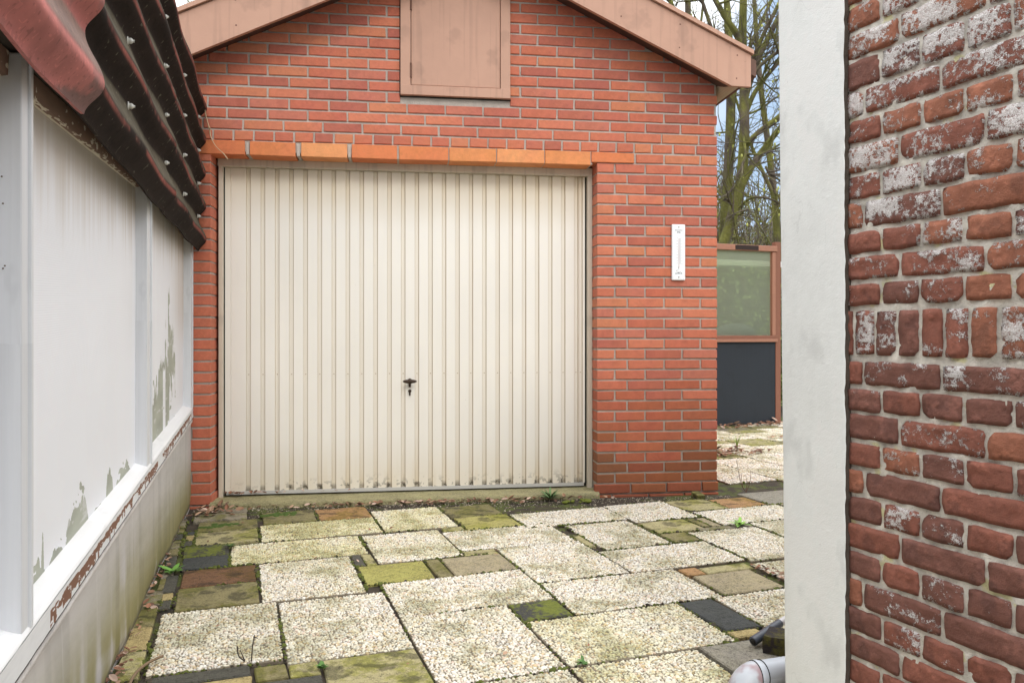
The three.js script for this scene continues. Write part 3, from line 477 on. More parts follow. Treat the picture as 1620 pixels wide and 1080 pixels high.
// ------------------------------------------------------------------ the old house: weathered brick wall and its plastered corner
const HOUSE = [0.7967, 0, -1.8295], HTURN = -66.274 * D2R;
const house = thing('brick_house', 'old red brick house wall with pale mortar, white salt bloom and a plastered corner', 'house', HOUSE, HTURN);
{
  const fp = fbm(7, 7, 5, 131), fs = fbm(40, 40, 3, 132), fw = fbm(9, 12, 5, 133), fx = fbm(60, 60, 3, 134), sp = noiseTable(400, 400, 135);
  const variant = (bloom, shift) => [...[[0.215, 0.09, 0.067], [0.28, 0.102, 0.069], [0.345, 0.132, 0.078]].map((base) => tex(768, 768, (u, v, o) => {
    const n = fp(u + shift, v), q = fs(u, v + shift), w = fw(u, v + shift * 0.7), z = fx(u, v), s = sp(u * 400, v * 400), k = 0.72 + 0.36 * n + 0.34 * (q - 0.5) + (s < 0.06 ? -0.25 : 0), pale = smooth(0.56, 0.72, n * 0.5 + q * 0.5) * 0.2, dk = smooth(0.55, 0.7, fp(v, u + shift)) * 0.5;
    const wh = clamp(smooth(bloom, bloom + 0.09, w * 0.5 + z * 0.34 + s * 0.16) * (0.45 + 0.75 * s) + (s > 0.975 ? 0.5 : 0) * smooth(0.7, 0.45, bloom));
    o[0] = mix(base[0] * (mix(1, 0.5, dk) * k + pale), 0.8, wh); o[1] = mix(base[1] * (mix(1, 0.55, dk) * k + pale * 1.1), 0.775, wh); o[2] = mix(base[2] * (mix(1, 0.62, dk) * k + pale * 1.2), 0.76, wh);
  }, [1 / 0.4, 1 / 0.4])), grey(768, 768, (u, v) => { const n = fp(u + shift, v), q = fs(u, v + shift), w = fw(u, v + shift * 0.7), z = fx(u, v), wh = smooth(bloom, bloom + 0.09, w * 0.5 + z * 0.34 + sp(u * 400, v * 400) * 0.16); return 0.12 + 0.3 * n + 0.25 * q + 0.1 * sp(u * 400, v * 400) + wh * (0.12 + 0.35 * z * sp(u * 400, v * 400)); }, [1 / 0.4, 1 / 0.4])];
  const kinds = [[0.9, 0], [0.6, 0.2], [0.53, 0.4], [0.45, 0.6]].map(([b, s]) => variant(b, s)), tints = [0, 1, 2];
  const hm = kinds.map((k) => tints.map((t) => mat([1, 1, 1], { map: k[t], bumpMap: k[3], bumpScale: 0.009, roughness: 0.92 })));
  const r = rand(17);
  const oldBrick = (l, h, seed) => {                          // rounded, chipped, uneven face
    const nx = Math.max(4, Math.round(l / 0.012)), ny = Math.max(4, Math.round(h / 0.011)), R = 0.0028, uo = r() * 2, vo = r() * 2, ax = 0.003 * (r() - 0.5), ay = 0.003 * (r() - 0.5), cut = [r(), r(), r(), r()].map((q) => (q > 0.88 ? 0.008 + 0.016 * r() : 0.003)).map((q) => Math.min(q, 0.2 * Math.min(l, h) + 0.003));
    return grid(nx + 2, ny + 2, (s, t) => {
      const i = Math.round(s * (nx + 2)), j = Math.round(t * (ny + 2)), rim = i === 0 || j === 0 || i === nx + 2 || j === ny + 2;
      let x = clamp((i - 1) / nx) * l - l / 2, y = clamp((j - 1) / ny) * h - h / 2;
      const ex = l / 2 - Math.abs(x), ey = h / 2 - Math.abs(y), c = cut[(x > 0 ? 1 : 0) + (y > 0 ? 2 : 0)];
      if (ex + ey < c) { const k = (c - ex - ey) / 2; x -= Math.sign(x) * k; y -= Math.sign(y) * k; }
      x += 0.005 * (noise3(y * 60, seed, x * 14) - 0.5) * smooth(0.02, 0, ex) + 0; y += 0.0052 * (noise3(x * 44, seed + 9, y * 9) - 0.5) * smooth(0.02, 0, ey);
      const e = Math.max(0, Math.min(ex, ey)), round = e < R ? R - Math.sqrt(Math.max(0, R * R - (R - e) ** 2)) : 0;
      const chip = smooth(0.68, 0.82, noise3(x * 28 + seed, y * 40, 3)) * 0.0036;
      const z = rim ? -0.02 : 0.0052 - 0.3 * round + 0.0038 * (noise3(x * 85, y * 60, seed) - 0.5) + 0.0016 * (noise3(x * 18, y * 24, seed + 4) - 0.5) - chip + ax * x / l * 2 + ay * y / h;
      return [x, y, z];
    }, (s, t, p) => [p[0] + uo, p[1] + vo]);
  };
  const rows = [];                                            // bed joints from the ground up; the soldier course lies between them
  const below = [-0.069, -0.006, 0.057, 0.121, 0.183, 0.245, 0.306, 0.367, 0.434, 0.497, 0.563, 0.625, 0.689, 0.751, 0.816, 0.877, 0.94], above = [1.059, 1.118, 1.179, 1.238, 1.305, 1.368, 1.436, 1.497, 1.562, 1.634, 1.698, 1.761, 1.824, 1.887, 1.95, 2.013, 2.076];
  const kindAt = ['S2', 'H', 'S1', 'H'];                     // stretchers shift by half a brick from course to course
  for (let i = below.length - 2; i >= 0; i--) rows.push([below[i], below[i + 1], kindAt[(below.length - 2 - i) % 4]]);
  rows.push([0.945, 1.056, 'soldier']);
  for (let i = 0; i + 1 < above.length; i++) rows.push([above[i], above[i + 1], ['H', 'S1', 'H', 'S2'][i % 4]]);
  const END = 1.35, rest = []; let made = 0;
  for (const [y0, y1, kind] of rows) {
    const j = [];
    if (kind === 'H') for (let u = -0.018; u < END; u += 0.1) j.push(u + 0.006 * (r() - 0.5)); else if (kind === 'soldier') for (let u = -0.05; u < END; u += 0.0573) j.push(u + 0.003 * (r() - 0.5)); else for (let u = kind === 'S1' ? -0.066 : -0.163; u < END; u += 0.1965) j.push(u + 0.006 * (r() - 0.5));
    for (let i = 0; i + 1 < j.length; i++) {
      let a = j[i] + 0.0053, b = j[i + 1] - 0.0053; a = Math.max(a, -0.014); if (b - a < 0.012) continue;
      const g0 = kind === 'soldier' ? 0.0055 : 0.005, h = y1 - y0 - 2 * g0 + 0.003 * (r() - 0.5), l = b - a, x = (a + b) / 2, y = (y0 + y1) / 2;
      const up = smooth(0.85, 1.6, y), q = r() * 0.75 + up * 0.82 + (kind === 'soldier' ? 0.2 : 0) - 0.22 * smooth(0.12, 0, x) , set = q > 0.92 ? 3 : q > 0.68 ? 2 : q > 0.4 ? 1 : 0;
      const w = r() + 0.28 * smooth(0.5, 1.4, y) - 0.12, m = hm[set][w < 0.42 ? 0 : w < 0.82 ? 1 : 2], g = oldBrick(l, h, r() * 50);
      if (x < 0.66 && y > 0.08 && y < 1.95 && made < 298) { const o = part('brick', g, m, house, [x, y, 0]); o.rotation.z = 0.012 * (r() - 0.5); made++; } else rest.push(g.translate(x, y, 0));
    }
  }
  part('brickwork', merge(rest), hm[1][0], house).userData.kind = 'stuff';
  T.lime = tex(1024, 1024, (u, v, o) => { const s = sp(u * 400, v * 400), k = 0.78 + 0.26 * (fp(u, v) - 0.3) + 0.5 * (fs(u, v) - 0.5) - (s < 0.12 ? 0.25 : 0) - 0.26 * smooth(0.6, 0.75, fp(v, u)), y = smooth(0.68, 0.76, fw(u, v)) * 0.55; o[0] = 0.73 * k * mix(1, 0.95, y); o[1] = 0.69 * k * mix(1, 0.95, y); o[2] = 0.61 * k * mix(1, 0.35, y); }, [1 / 0.6, 1 / 0.6]);
  const mortar = grid(170, 240, (s, t) => { const x = mix(-0.02, END, s), y = mix(-0.08, 2.1, t); return [x, y, -0.0006 + 0.0034 * (noise3(x * 42, y * 55, 2) - 0.5) + 0.0034 * (noise3(x * 110, y * 110, 6) - 0.5)]; }, (s, t, p) => [p[0], p[1]]);
  part('wall', mortar, mat([1, 1, 1], { map: T.lime, bumpMap: T.mortarBump, bumpScale: 0.004, roughness: 0.96 }), house);
  part('wall_core', merge([box(0.235 + END, 2.6, 0.28, (END - 0.225) / 2, 1.2, -0.152), box(0.28, 2.6, 3.5, -0.075, 1.2, -2.05)]), M.mortar, house);
  part('wall_top', box(END + 0.02, 0.4, 0.02, END / 2, 2.3, -0.004), hm[1][2], house);
  // plastered corner, its ragged near edge showing the thickness
  const plm = mat([0.83, 0.84, 0.825], { map: tex(512, 1024, (u, v, o) => { const cr = Math.abs(coarse(v * 0.7, u) - 0.5) < 0.0022 && mid(u, v) > 0.5 ? 0.25 : 0, pit = specks2(u * 128, v * 128) > 0.992 ? 0.35 : 0, k = 0.9 + 0.12 * coarse(u, v) + 0.07 * fine(u, v) - 0.12 * smooth(0.58, 0.8, mid(v, u)) - 0.3 * cr - pit; o[0] = k * 0.99; o[1] = k; o[2] = k; }, [1 / 0.6, 1 / 1.2]), bumpMap: grey(512, 512, (u, v) => 0.45 * coarse(u, v) + 0.35 * fine(u, v) + 0.2 * specks(u * 256, v * 256), [1 / 0.4, 1 / 0.4]), bumpScale: 0.0016, roughness: 0.85 });
  const left = (y) => mix(-0.199, -0.224, (y - 0.1) / 1.76), right = (y) => -0.0075 + 0.0035 * (noise3(y * 60, 1, 1) - 0.5) + 0.003 * (noise3(y * 14, 2, 1) - 0.5) - 0.0035 * smooth(0.5, 1.7, y);
  const face = grid(9, 300, (s, t) => { const y = mix(-0.08, 2.5, t), a = left(y), b = right(y), x = s < 0.06 ? a - 0.004 : s < 0.17 ? a : s > 0.95 ? b : s > 0.84 ? b - 0.003 : mix(a, b, s); return [x, y, s < 0.06 ? 0.012 : s > 0.95 ? 0.0155 : 0.018 + 0.002 * (noise3(x * 12, y * 9, 3) - 0.5)]; }, (s, t, p) => [p[0], p[1]]);
  const col = part('plaster_corner', face, plm, house);
  col.userData.label = 'smooth pale grey plaster strip at the corner of the brick wall';
  part('corner_return', grid(2, 60, (s, t) => { const y = mix(-0.08, 2.5, t); return [left(y) - 0.004, y, mix(-3, 0.012, s)]; }, (s, t, p) => [p[2], p[1]]), plm, col);
  part('broken_edge', grid(4, 420, (s, t) => { const y = mix(-0.08, 2.5, t), b = right(y); return [b + 0.003 * (noise3(y * 90, s * 4, 8) - 0.5) * (s > 0.1 ? 1 : 0) + 0.0015 * s, y, mix(0.0155, -0.006, s)]; }, (s, t, p) => [p[2] * 1.5, p[1]]), mat([0.075, 0.058, 0.045], { map: T.mortar, bumpMap: T.mortarBump, bumpScale: 0.006 }), col);
}

// ------------------------------------------------------------------ the patio: washed-pebble slabs, concrete slabs and old clinkers set between them
const PTURN = 19.331 * D2R;
const patio = new THREE.Group(); patio.name = 'patio'; patio.rotation.y = PTURN; patio.userData = { kind: 'structure', label: 'patio of white pebble slabs with mossy concrete slabs and clinkers set between them' }; scene.add(patio);
const toWorld = (u, w, y = 0) => V(u, y, -w).applyAxisAngle(V(0, 1, 0), PTURN);
const inGarage = (p, m = 0) => { const q = p.clone().sub(V(...GAR)).applyAxisAngle(V(0, 1, 0), -GTURN); return q.z < m && q.x > -1.3 && q.x < 1.96 + m * 0.3; };
const gaps = [];                                               // joints, for the moss
{
  const r = rand(23);
  const cm = (c, map = T.conc) => mat(c, { map, bumpMap: T.concBump, bumpScale: 0.003, roughness: 0.92 });
  const K = {
    grey: cm([0.3, 0.275, 0.23]), tan: cm([0.38, 0.32, 0.21]), tanMoss: cm([0.42, 0.37, 0.2], T.concMoss), olive: cm([0.25, 0.215, 0.105], T.concMoss), lime: cm([0.4, 0.37, 0.11]), limeMoss: cm([0.41, 0.37, 0.13], T.concMoss),
    orange: cm([0.42, 0.24, 0.11], T.concMoss), rust: cm([0.18, 0.09, 0.045], T.concMoss), dark: cm([0.09, 0.085, 0.07]), black: cm([0.06, 0.064, 0.064]), moss: cm([1, 1, 1], T.moss), yellow: cm([0.46, 0.36, 0.17], T.conc), dirt: cm([0.3, 0.26, 0.2], T.concMoss),
  };
  const bed = mat([0.22, 0.185, 0.135], { map: T.mortar, bumpMap: T.mortarBump, bumpScale: 0.004 });
  const slab = (u0, u1, w0, w1, m, o = {}) => {
    const l = u1 - u0 - 0.0065, h = w1 - w0 - 0.0065, g = block(l, h, 0.045, o.c ?? 0.004, 0.006, r, r() * 2, r() * 2).rotateX(-Math.PI / 2);
    const p = part('paver', g, m, patio, [(u0 + u1) / 2, (o.y ?? 0) + 0.003 * (r() - 0.5), -(w0 + w1) / 2]);
    p.rotation.set(0.008 * (r() - 0.5), (o.turn ?? 0) + 0.008 * (r() - 0.5), 0.006 * (r() - 0.5));
    gaps.push([u0, u1, w0, w1]); return p;
  };
  // pebbles: one stone shape, many sizes and tones, bedded in each slab
  const stone = new THREE.IcosahedronGeometry(1, 1); { const p = stone.attributes.position; for (let i = 0; i < p.count; i++) { const v = V(p.getX(i), p.getY(i), p.getZ(i)), k = 0.82 + 0.36 * noise3(v.x * 1.7 + 3, v.y * 1.7 + 5, v.z * 1.7 + 1); p.setXYZ(i, v.x * k, v.y * k * 0.62, v.z * k * 0.85); } stone.computeVertexNormals(); }
  const pm = mat([1, 1, 1], { roughness: 0.7 });
  const tones = [[0.82, 0.77, 0.68], [0.8, 0.73, 0.62], [0.74, 0.68, 0.58], [0.72, 0.61, 0.44], [0.84, 0.81, 0.75], [0.62, 0.48, 0.3], [0.5, 0.48, 0.43], [0.72, 0.56, 0.47], [0.3, 0.27, 0.22], [0.8, 0.74, 0.6]], weights = [20, 40, 54, 64, 80, 86, 91, 95, 97, 100];
  const M4 = new THREE.Matrix4(), Q = new THREE.Quaternion(), E3 = new THREE.Euler(), C = new THREE.Color();
  const pebbles = (u0, u1, w0, w1, o = {}) => {
    const p = slab(u0, u1, w0, w1, bed, { ...o, y: (o.y ?? 0) - 0.004, c: 0.003 });
    const far = (w0 + w1) / 2 > 4.3, st = far ? 0.0135 : 0.0089, L = u1 - u0 - 0.008, H = w1 - w0 - 0.008, nx = Math.round(L / st), ny = Math.round(H / st), im = new THREE.InstancedMesh(stone, pm, nx * ny), green = o.green ?? 0;
    const sc = st * 0.6; let n = 0;
    for (let j = 0; j < ny; j++) for (let i = 0; i < nx; i++) {
      const x = -L / 2 + (i + 0.5 + 0.8 * (r() - 0.5)) * L / nx, z = -H / 2 + (j + 0.5 + 0.8 * (r() - 0.5)) * H / ny, s = sc * (0.6 + 0.85 * r() * r() + 0.2 * r());
      E3.set(0.7 * (r() - 0.5), r() * 6.28, 0.7 * (r() - 0.5)); Q.setFromEuler(E3); M4.compose(V(clamp(x, -L / 2 + s * 0.5, L / 2 - s * 0.5), 0.0015 - 0.3 * s + 0.3 * s * r(), clamp(z, -H / 2 + s * 0.5, H / 2 - s * 0.5)), Q, V(s * (0.85 + 0.5 * r()), s, s)); im.setMatrixAt(n, M4);
      const t = r() * 100, c = tones[weights.findIndex((q) => t < q)], k = 0.75 + 0.27 * r(), W = noise3((u0 + x) * 6, (w0 + z) * 6, 5) - 0.5 + (noise3((u0 + x) * 22, (w0 + z) * 22, 9) - 0.5) * 0.7, gr = clamp(green + 0.75 * W + 0.18), dirty = 1 - 0.3 * clamp(W * 2.2);
      C.setRGB(c[0] * k * mix(1, 0.85, gr) * dirty, c[1] * k * mix(1, 0.855, gr) * dirty, c[2] * k * mix(1, 0.52, gr) * dirty); im.setColorAt(n++, C);
    }
    im.name = numbered('pebbles'); im.userData.kind = 'stuff'; im.receiveShadow = im.castShadow = true; p.add(im);
  };
  const W = pebbles, S = slab;
  // nearest row, and what lies towards the camera
  W(-0.256, 0.138, 2.505, 3.055); W(0.142, 0.535, 2.462, 3.035); W(0.539, 0.937, 2.16, 2.735); W(0.54, 1.133, 2.735, 3.13); W(0.943, 1.54, 2.163, 2.55, { green: 0.3 }); W(1.138, 1.752, 2.555, 2.922);
  S(0.24, 0.535, 2.165, 2.455, K.tanMoss); S(0.045, 0.142, 2.375, 2.472, K.olive); S(0.145, 0.236, 2.365, 2.46, K.tanMoss); S(-0.24, 0.04, 2.425, 2.5, K.dark); S(-0.13, 0.042, 2.33, 2.42, K.yellow); S(-0.26, -0.13, 2.3, 2.41, K.moss); S(0.045, 0.235, 2.17, 2.36, K.dark);
  W(0.539, 0.935, 1.58, 2.155); W(0.94, 1.378, 1.58, 2.158, { green: 0.35 }); S(1.384, 1.66, 1.9, 2.16, K.grey); S(0.2, 0.535, 1.8, 2.16, K.tan); W(-0.24, 0.195, 1.7, 2.16); S(-0.33, -0.13, 2.18, 2.295, K.olive); W(-0.24, 0.15, 1.1, 1.69); W(0.155, 0.55, 1.2, 1.795); W(0.555, 0.95, 1.0, 1.575); W(0.96, 1.36, 1.0, 1.575); W(-0.22, 0.37, 0.7, 1.095); W(0.56, 1.15, 0.6, 0.995);
  S(0.94, 1.133, 2.553, 2.733, K.moss); S(1.545, 1.693, 2.246, 2.545, K.black, { turn: 0.02 }); S(1.545, 1.668, 2.185, 2.243, K.yellow);
  S(1.765, 2.05, 2.56, 2.803, K.tan); S(1.76, 1.85, 2.81, 2.9, K.orange); S(1.853, 2.09, 2.808, 2.89, K.tanMoss); W(2.1, 2.5, 2.3, 2.875); W(1.7, 2.095, 1.98, 2.55);
  // second band
  W(0.085, 0.476, 3.06, 3.575, { green: 0.1 }); S(0.484, 0.773, 3.14, 3.39, K.lime); S(0.476, 0.526, 3.4, 3.575, K.dark); S(0.527, 0.575, 3.4, 3.57, K.tanMoss); S(0.776, 0.846, 3.135, 3.39, K.olive); S(0.85, 1.13, 3.13, 3.385, K.tan); S(0.97, 1.13, 3.39, 3.47, K.tanMoss);
  W(0.577, 0.965, 3.405, 3.895, { green: 0.15 }); W(0.97, 1.548, 3.475, 3.845); W(1.135, 1.555, 2.928, 3.468); W(-0.03, 0.566, 3.585, 3.93, { green: 0.5 }); W(0.108, 0.695, 3.94, 4.285, { green: 0.55 }); W(0.703, 1.088, 3.935, 4.42, { green: 0.45 });
  S(0.413, 0.7, 4.295, 4.565, K.orange); S(0.125, 0.408, 4.305, 4.58, K.olive); S(1.093, 1.398, 4.12, 4.385, K.olive); S(1.108, 1.41, 3.835, 4.115, K.limeMoss); S(0.985, 1.1, 3.855, 3.925, K.tanMoss); S(1.56, 1.6, 3.35, 3.56, K.tanMoss);
  W(1.414, 1.988, 3.775, 4.09, { green: 0.1 }); W(1.605, 1.97, 3.275, 3.765); W(1.562, 2.13, 2.93, 3.268); W(1.995, 2.39, 3.7, 4.12); W(2.135, 2.535, 2.905, 3.425);
  S(1.995, 2.272, 3.46, 3.69, K.tanMoss); S(2.276, 2.326, 3.5, 3.67, K.olive); S(2.33, 2.385, 3.49, 3.665, K.tan); S(1.98, 2.125, 3.277, 3.44, K.olive); S(2.22, 2.54, 3.43, 3.485, K.dirt);
  S(2.395, 2.665, 3.83, 4.095, K.tanMoss); S(2.67, 2.93, 3.82, 4.055, K.orange); W(2.4, 2.98, 3.495, 3.815); W(2.545, 2.94, 2.9, 3.487); W(2.945, 3.34, 2.9, 3.487); W(2.51, 3.1, 2.3, 2.895);
  // along the shed
  S(-0.225, 0.055, 4.475, 4.745, K.dirt); S(-0.195, 0.103, 4.225, 4.45, K.olive); S(-0.195, 0.1, 3.98, 4.22, K.tanMoss); S(-0.235, -0.035, 3.78, 3.975, K.moss); S(-0.23, -0.035, 3.59, 3.775, K.black); S(-0.22, 0.077, 3.335, 3.575, K.rust); S(-0.22, 0.08, 3.07, 3.328, K.olive);
  S(-0.24, -0.198, 4.19, 4.27, K.black); S(-0.24, -0.198, 4.09, 4.185, K.yellow); S(-0.245, -0.198, 3.985, 4.085, K.dark); S(-0.275, -0.228, 3.1, 3.2, K.dark); S(-0.275, -0.228, 3.205, 3.29, K.yellow); S(-0.28, -0.228, 3.3, 3.52, K.dark);
  for (let w = 2.5, i = 0; w < 3.28; i++) { const l = 0.12 + 0.1 * r(); S(-0.345, -0.268, w, w + l, [K.tanMoss, K.yellow, K.olive, K.dirt][i % 4]); w += l + 0.004; }
  for (let w = 3.35, i = 0; w < 4.5; i++) { const l = 0.1 + 0.1 * r(); S(-0.3, -0.25, w, w + l, [K.olive, K.dirt, K.dark][i % 3]); w += l + 0.004; }
  // round the corner of the garage, back to the screen
  S(2.945, 3.3, 3.825, 4.15, K.grey); W(3.31, 3.7, 3.6, 4.15); W(3.0, 3.3, 3.495, 3.815);
  let col = 0; const r2 = rand(79);
  for (let u = 2.3; u < 6.6; u += 0.4, col++) for (let w = 4.17 + (col % 3) * 0.14; w < 7.15; ) {
    const pick = r2(), h = pick < 0.34 ? 0.2 : pick < 0.42 ? 0.3 : 0.58, c = toWorld(u + 0.2, w + h / 2), c2 = toWorld(u, w + h / 2);
    if (!inGarage(c, 0.1) && !inGarage(c2, -0.02)) { if (h === 0.58) W(u, u + 0.396, w, w + h, { green: 0.05 }); else S(u, u + 0.396, w, w + h, [K.olive, K.dirt, K.moss, K.tanMoss][(r2() * 4) | 0]); }
    w += h + 0.004;
  }
}

// ------------------------------------------------------------------ moss in the joints, leaf litter, weeds
{
  const r = rand(37), g = new THREE.IcosahedronGeometry(1, 1), spots = [];
  for (const [u0, u1, w0, w1] of gaps) {
    const L = u1 - u0, H = w1 - w0, n = Math.round((L + H) * 2 * ((w0 + w1) / 2 > 4.6 ? 22 : 75));
    for (let i = 0; i < n; i++) {
      let t = r() * 2 * (L + H), u, w; if (t < L) { u = u0 + t; w = w0; } else if ((t -= L) < H) { u = u1; w = w0 + t; } else if ((t -= H) < L) { u = u0 + t; w = w1; } else { u = u0; w = w0 + t - L; }
      const k = noise3(u * 5, w * 5, 1) * 0.7 + noise3(u * 19, w * 19, 2) * 0.3; if (k < 0.44 + 0.16 * r()) continue;
      spots.push([u + 0.008 * (r() - 0.5), w + 0.008 * (r() - 0.5), 0.002 + 0.0036 * r() * (k > 0.6 ? 1.5 : 0.75), k]);
    }
  }
  const im = new THREE.InstancedMesh(g, mat([1, 1, 1], { roughness: 1 }), spots.length), m4 = new THREE.Matrix4(), q = new THREE.Quaternion(), c = new THREE.Color();
  spots.forEach(([u, w, s, k], i) => { const p = toWorld(u, w, -0.0045 + 0.3 * s); m4.compose(p, q.setFromEuler(new THREE.Euler(r(), r() * 6, r())), V(s * (1 + 0.6 * r()), s * 0.75, s * (1 + 0.6 * r()))); im.setMatrixAt(i, m4); const b = 0.6 + 0.8 * r(), d = r() < 0.3 ? 1 : 0; c.setRGB((d ? 0.05 : 0.085) * b, (d ? 0.04 : 0.1) * b, (d ? 0.028 : 0.018) * b); im.setColorAt(i, c); });
  im.name = 'joint_moss'; im.userData = { kind: 'stuff', label: 'dark green moss growing in the joints of the patio', category: 'moss' }; im.castShadow = im.receiveShadow = true; scene.add(im);
}
const leafShape = (l, w, curl, r) => grid(2, 4, (s, t) => { const k = Math.sin(Math.PI * Math.min(1, t * 0.92 + 0.08)) ** 0.7, x = (s - 0.5) * w * k; return [x, curl * l * t * t * 0.5 + Math.abs(x) * 0.5 * (0.5 + curl), -l * t]; });
{                                                              // dead leaves swept against the sill, the shed and the corner
  const r = rand(41), list = [], col = [[0.3, 0.17, 0.1], [0.2, 0.1, 0.06], [0.42, 0.27, 0.18], [0.14, 0.075, 0.05], [0.48, 0.34, 0.27], [0.26, 0.12, 0.07]];
  const add = (p, s) => { const l = 0.016 + 0.026 * r(), g = leafShape(l * s, l * s * (0.35 + 0.35 * r()), 0.9 * (r() - 0.3), r).toNonIndexed(); g.applyMatrix4(new THREE.Matrix4().compose(p, new THREE.Quaternion().setFromEuler(new THREE.Euler(0.7 * (r() - 0.5), r() * 6.28, 0.9 * (r() - 0.5), 'YXZ')), V(1, 1, 1))); const c = col[(r() * col.length) | 0], k = 0.7 + 0.6 * r(), a = new Float32Array(g.attributes.position.count * 3); for (let i = 0; i < a.length; i += 3) { a[i] = c[0] * k; a[i + 1] = c[1] * k; a[i + 2] = c[2] * k; } g.setAttribute('color', new THREE.BufferAttribute(a, 3)); g.computeVertexNormals(); list.push(g); };
  for (let i = 0; i < 330; i++) { const x = r() ** 0.9 * 2.5 - 1.2, k = r(); if (noise3(x * 4, 3, 1) < 0.42 && r() < 0.75) continue; add(onGarage(x, 0.003 + 0.012 * r() * k, 0.045 + 0.1 * k * k), 1); }
  for (let i = 0; i < 60; i++) add(onGarage(-1.15 + 0.35 * r() * r(), 0.006 + 0.012 * r(), 0.03 + 0.25 * r()), 1.2);
  for (let i = 0; i < 25; i++) add(onGarage(-1.06 + 0.9 * r() * r(), 0.045 + 0.008 * r(), -0.1 - 0.02 * r()), 1);
  for (let i = 0; i < 150; i++) { const w = 2.42 + 2.2 * r(); add(toWorld(-0.3 + 0.05 * (r() - 0.5) - 0.04 * smooth(4, 2.4, w), w, 0.004 + 0.006 * r()), 0.8); }
  for (let i = 0; i < 120; i++) { const u = 3.7 + 0.6 * r() * r(), w = 5.55 + 0.35 * (r() - 0.5) + 0.12 * (u - 3.7); add(toWorld(u, w, 0.006 + 0.02 * r()), 1.6); }
  for (let i = 0; i < 160; i++) { const u = 4.3 + 1.5 * r(); add(toWorld(u, 7.18 - 0.25 * r() * r(), 0.006 + 0.03 * r()), 1.7); }
  for (let i = 0; i < 40; i++) add(toWorld(4.75 + 0.5 * r(), 6.2 + 0.12 * (r() - 0.5), 0.006 + 0.02 * r()), 1.8);
  for (let i = 0; i < 40; i++) add(toWorld(2.07 + 0.06 * r(), 2.6 + 0.22 * r(), 0.006 + 0.008 * r()), 0.8);
  for (let i = 0; i < 55; i++) add(toWorld(-0.2 + 1.8 * r(), 2.2 + 2.3 * r(), 0.007), 0.55);
  const m = part('fallen_leaves', merge(list), mat([1, 1, 1], { vertexColors: true, side: THREE.DoubleSide, roughness: 0.85 }), scene);
  m.userData = { kind: 'stuff', label: 'brown fallen leaves swept along the edges of the patio', category: 'fallen leaves' };
}
{                                                              // grit washed onto the bare soil along the garage
  const r = rand(47), n = 1500, im = new THREE.InstancedMesh(new THREE.IcosahedronGeometry(1, 0), mat([1, 1, 1]), n), m4 = new THREE.Matrix4(), q = new THREE.Quaternion(), c = new THREE.Color();
  for (let i = 0; i < n; i++) { const x = -1.2 + 3.2 * r(), z = (x < 1.15 ? 0.05 : 0.03) + 0.34 * r() * r() + 0.05 * smooth(0.8, 1.9, x), s = 0.0018 + 0.0045 * r() * r(), k = 0.25 + 0.6 * r(); m4.compose(onGarage(x, -0.0125 + s * 0.3, z), q.setFromEuler(new THREE.Euler(r() * 6, r() * 6, r() * 6)), V(s, s * 0.7, s * 1.2)); im.setMatrixAt(i, m4); im.setColorAt(i, c.setRGB(0.6 * k, 0.52 * k, 0.4 * k)); }
  im.name = 'loose_grit'; im.userData = { kind: 'stuff', label: 'loose grit on the soil at the foot of the garage', category: 'gravel' }; im.receiveShadow = im.castShadow = true; scene.add(im);
}
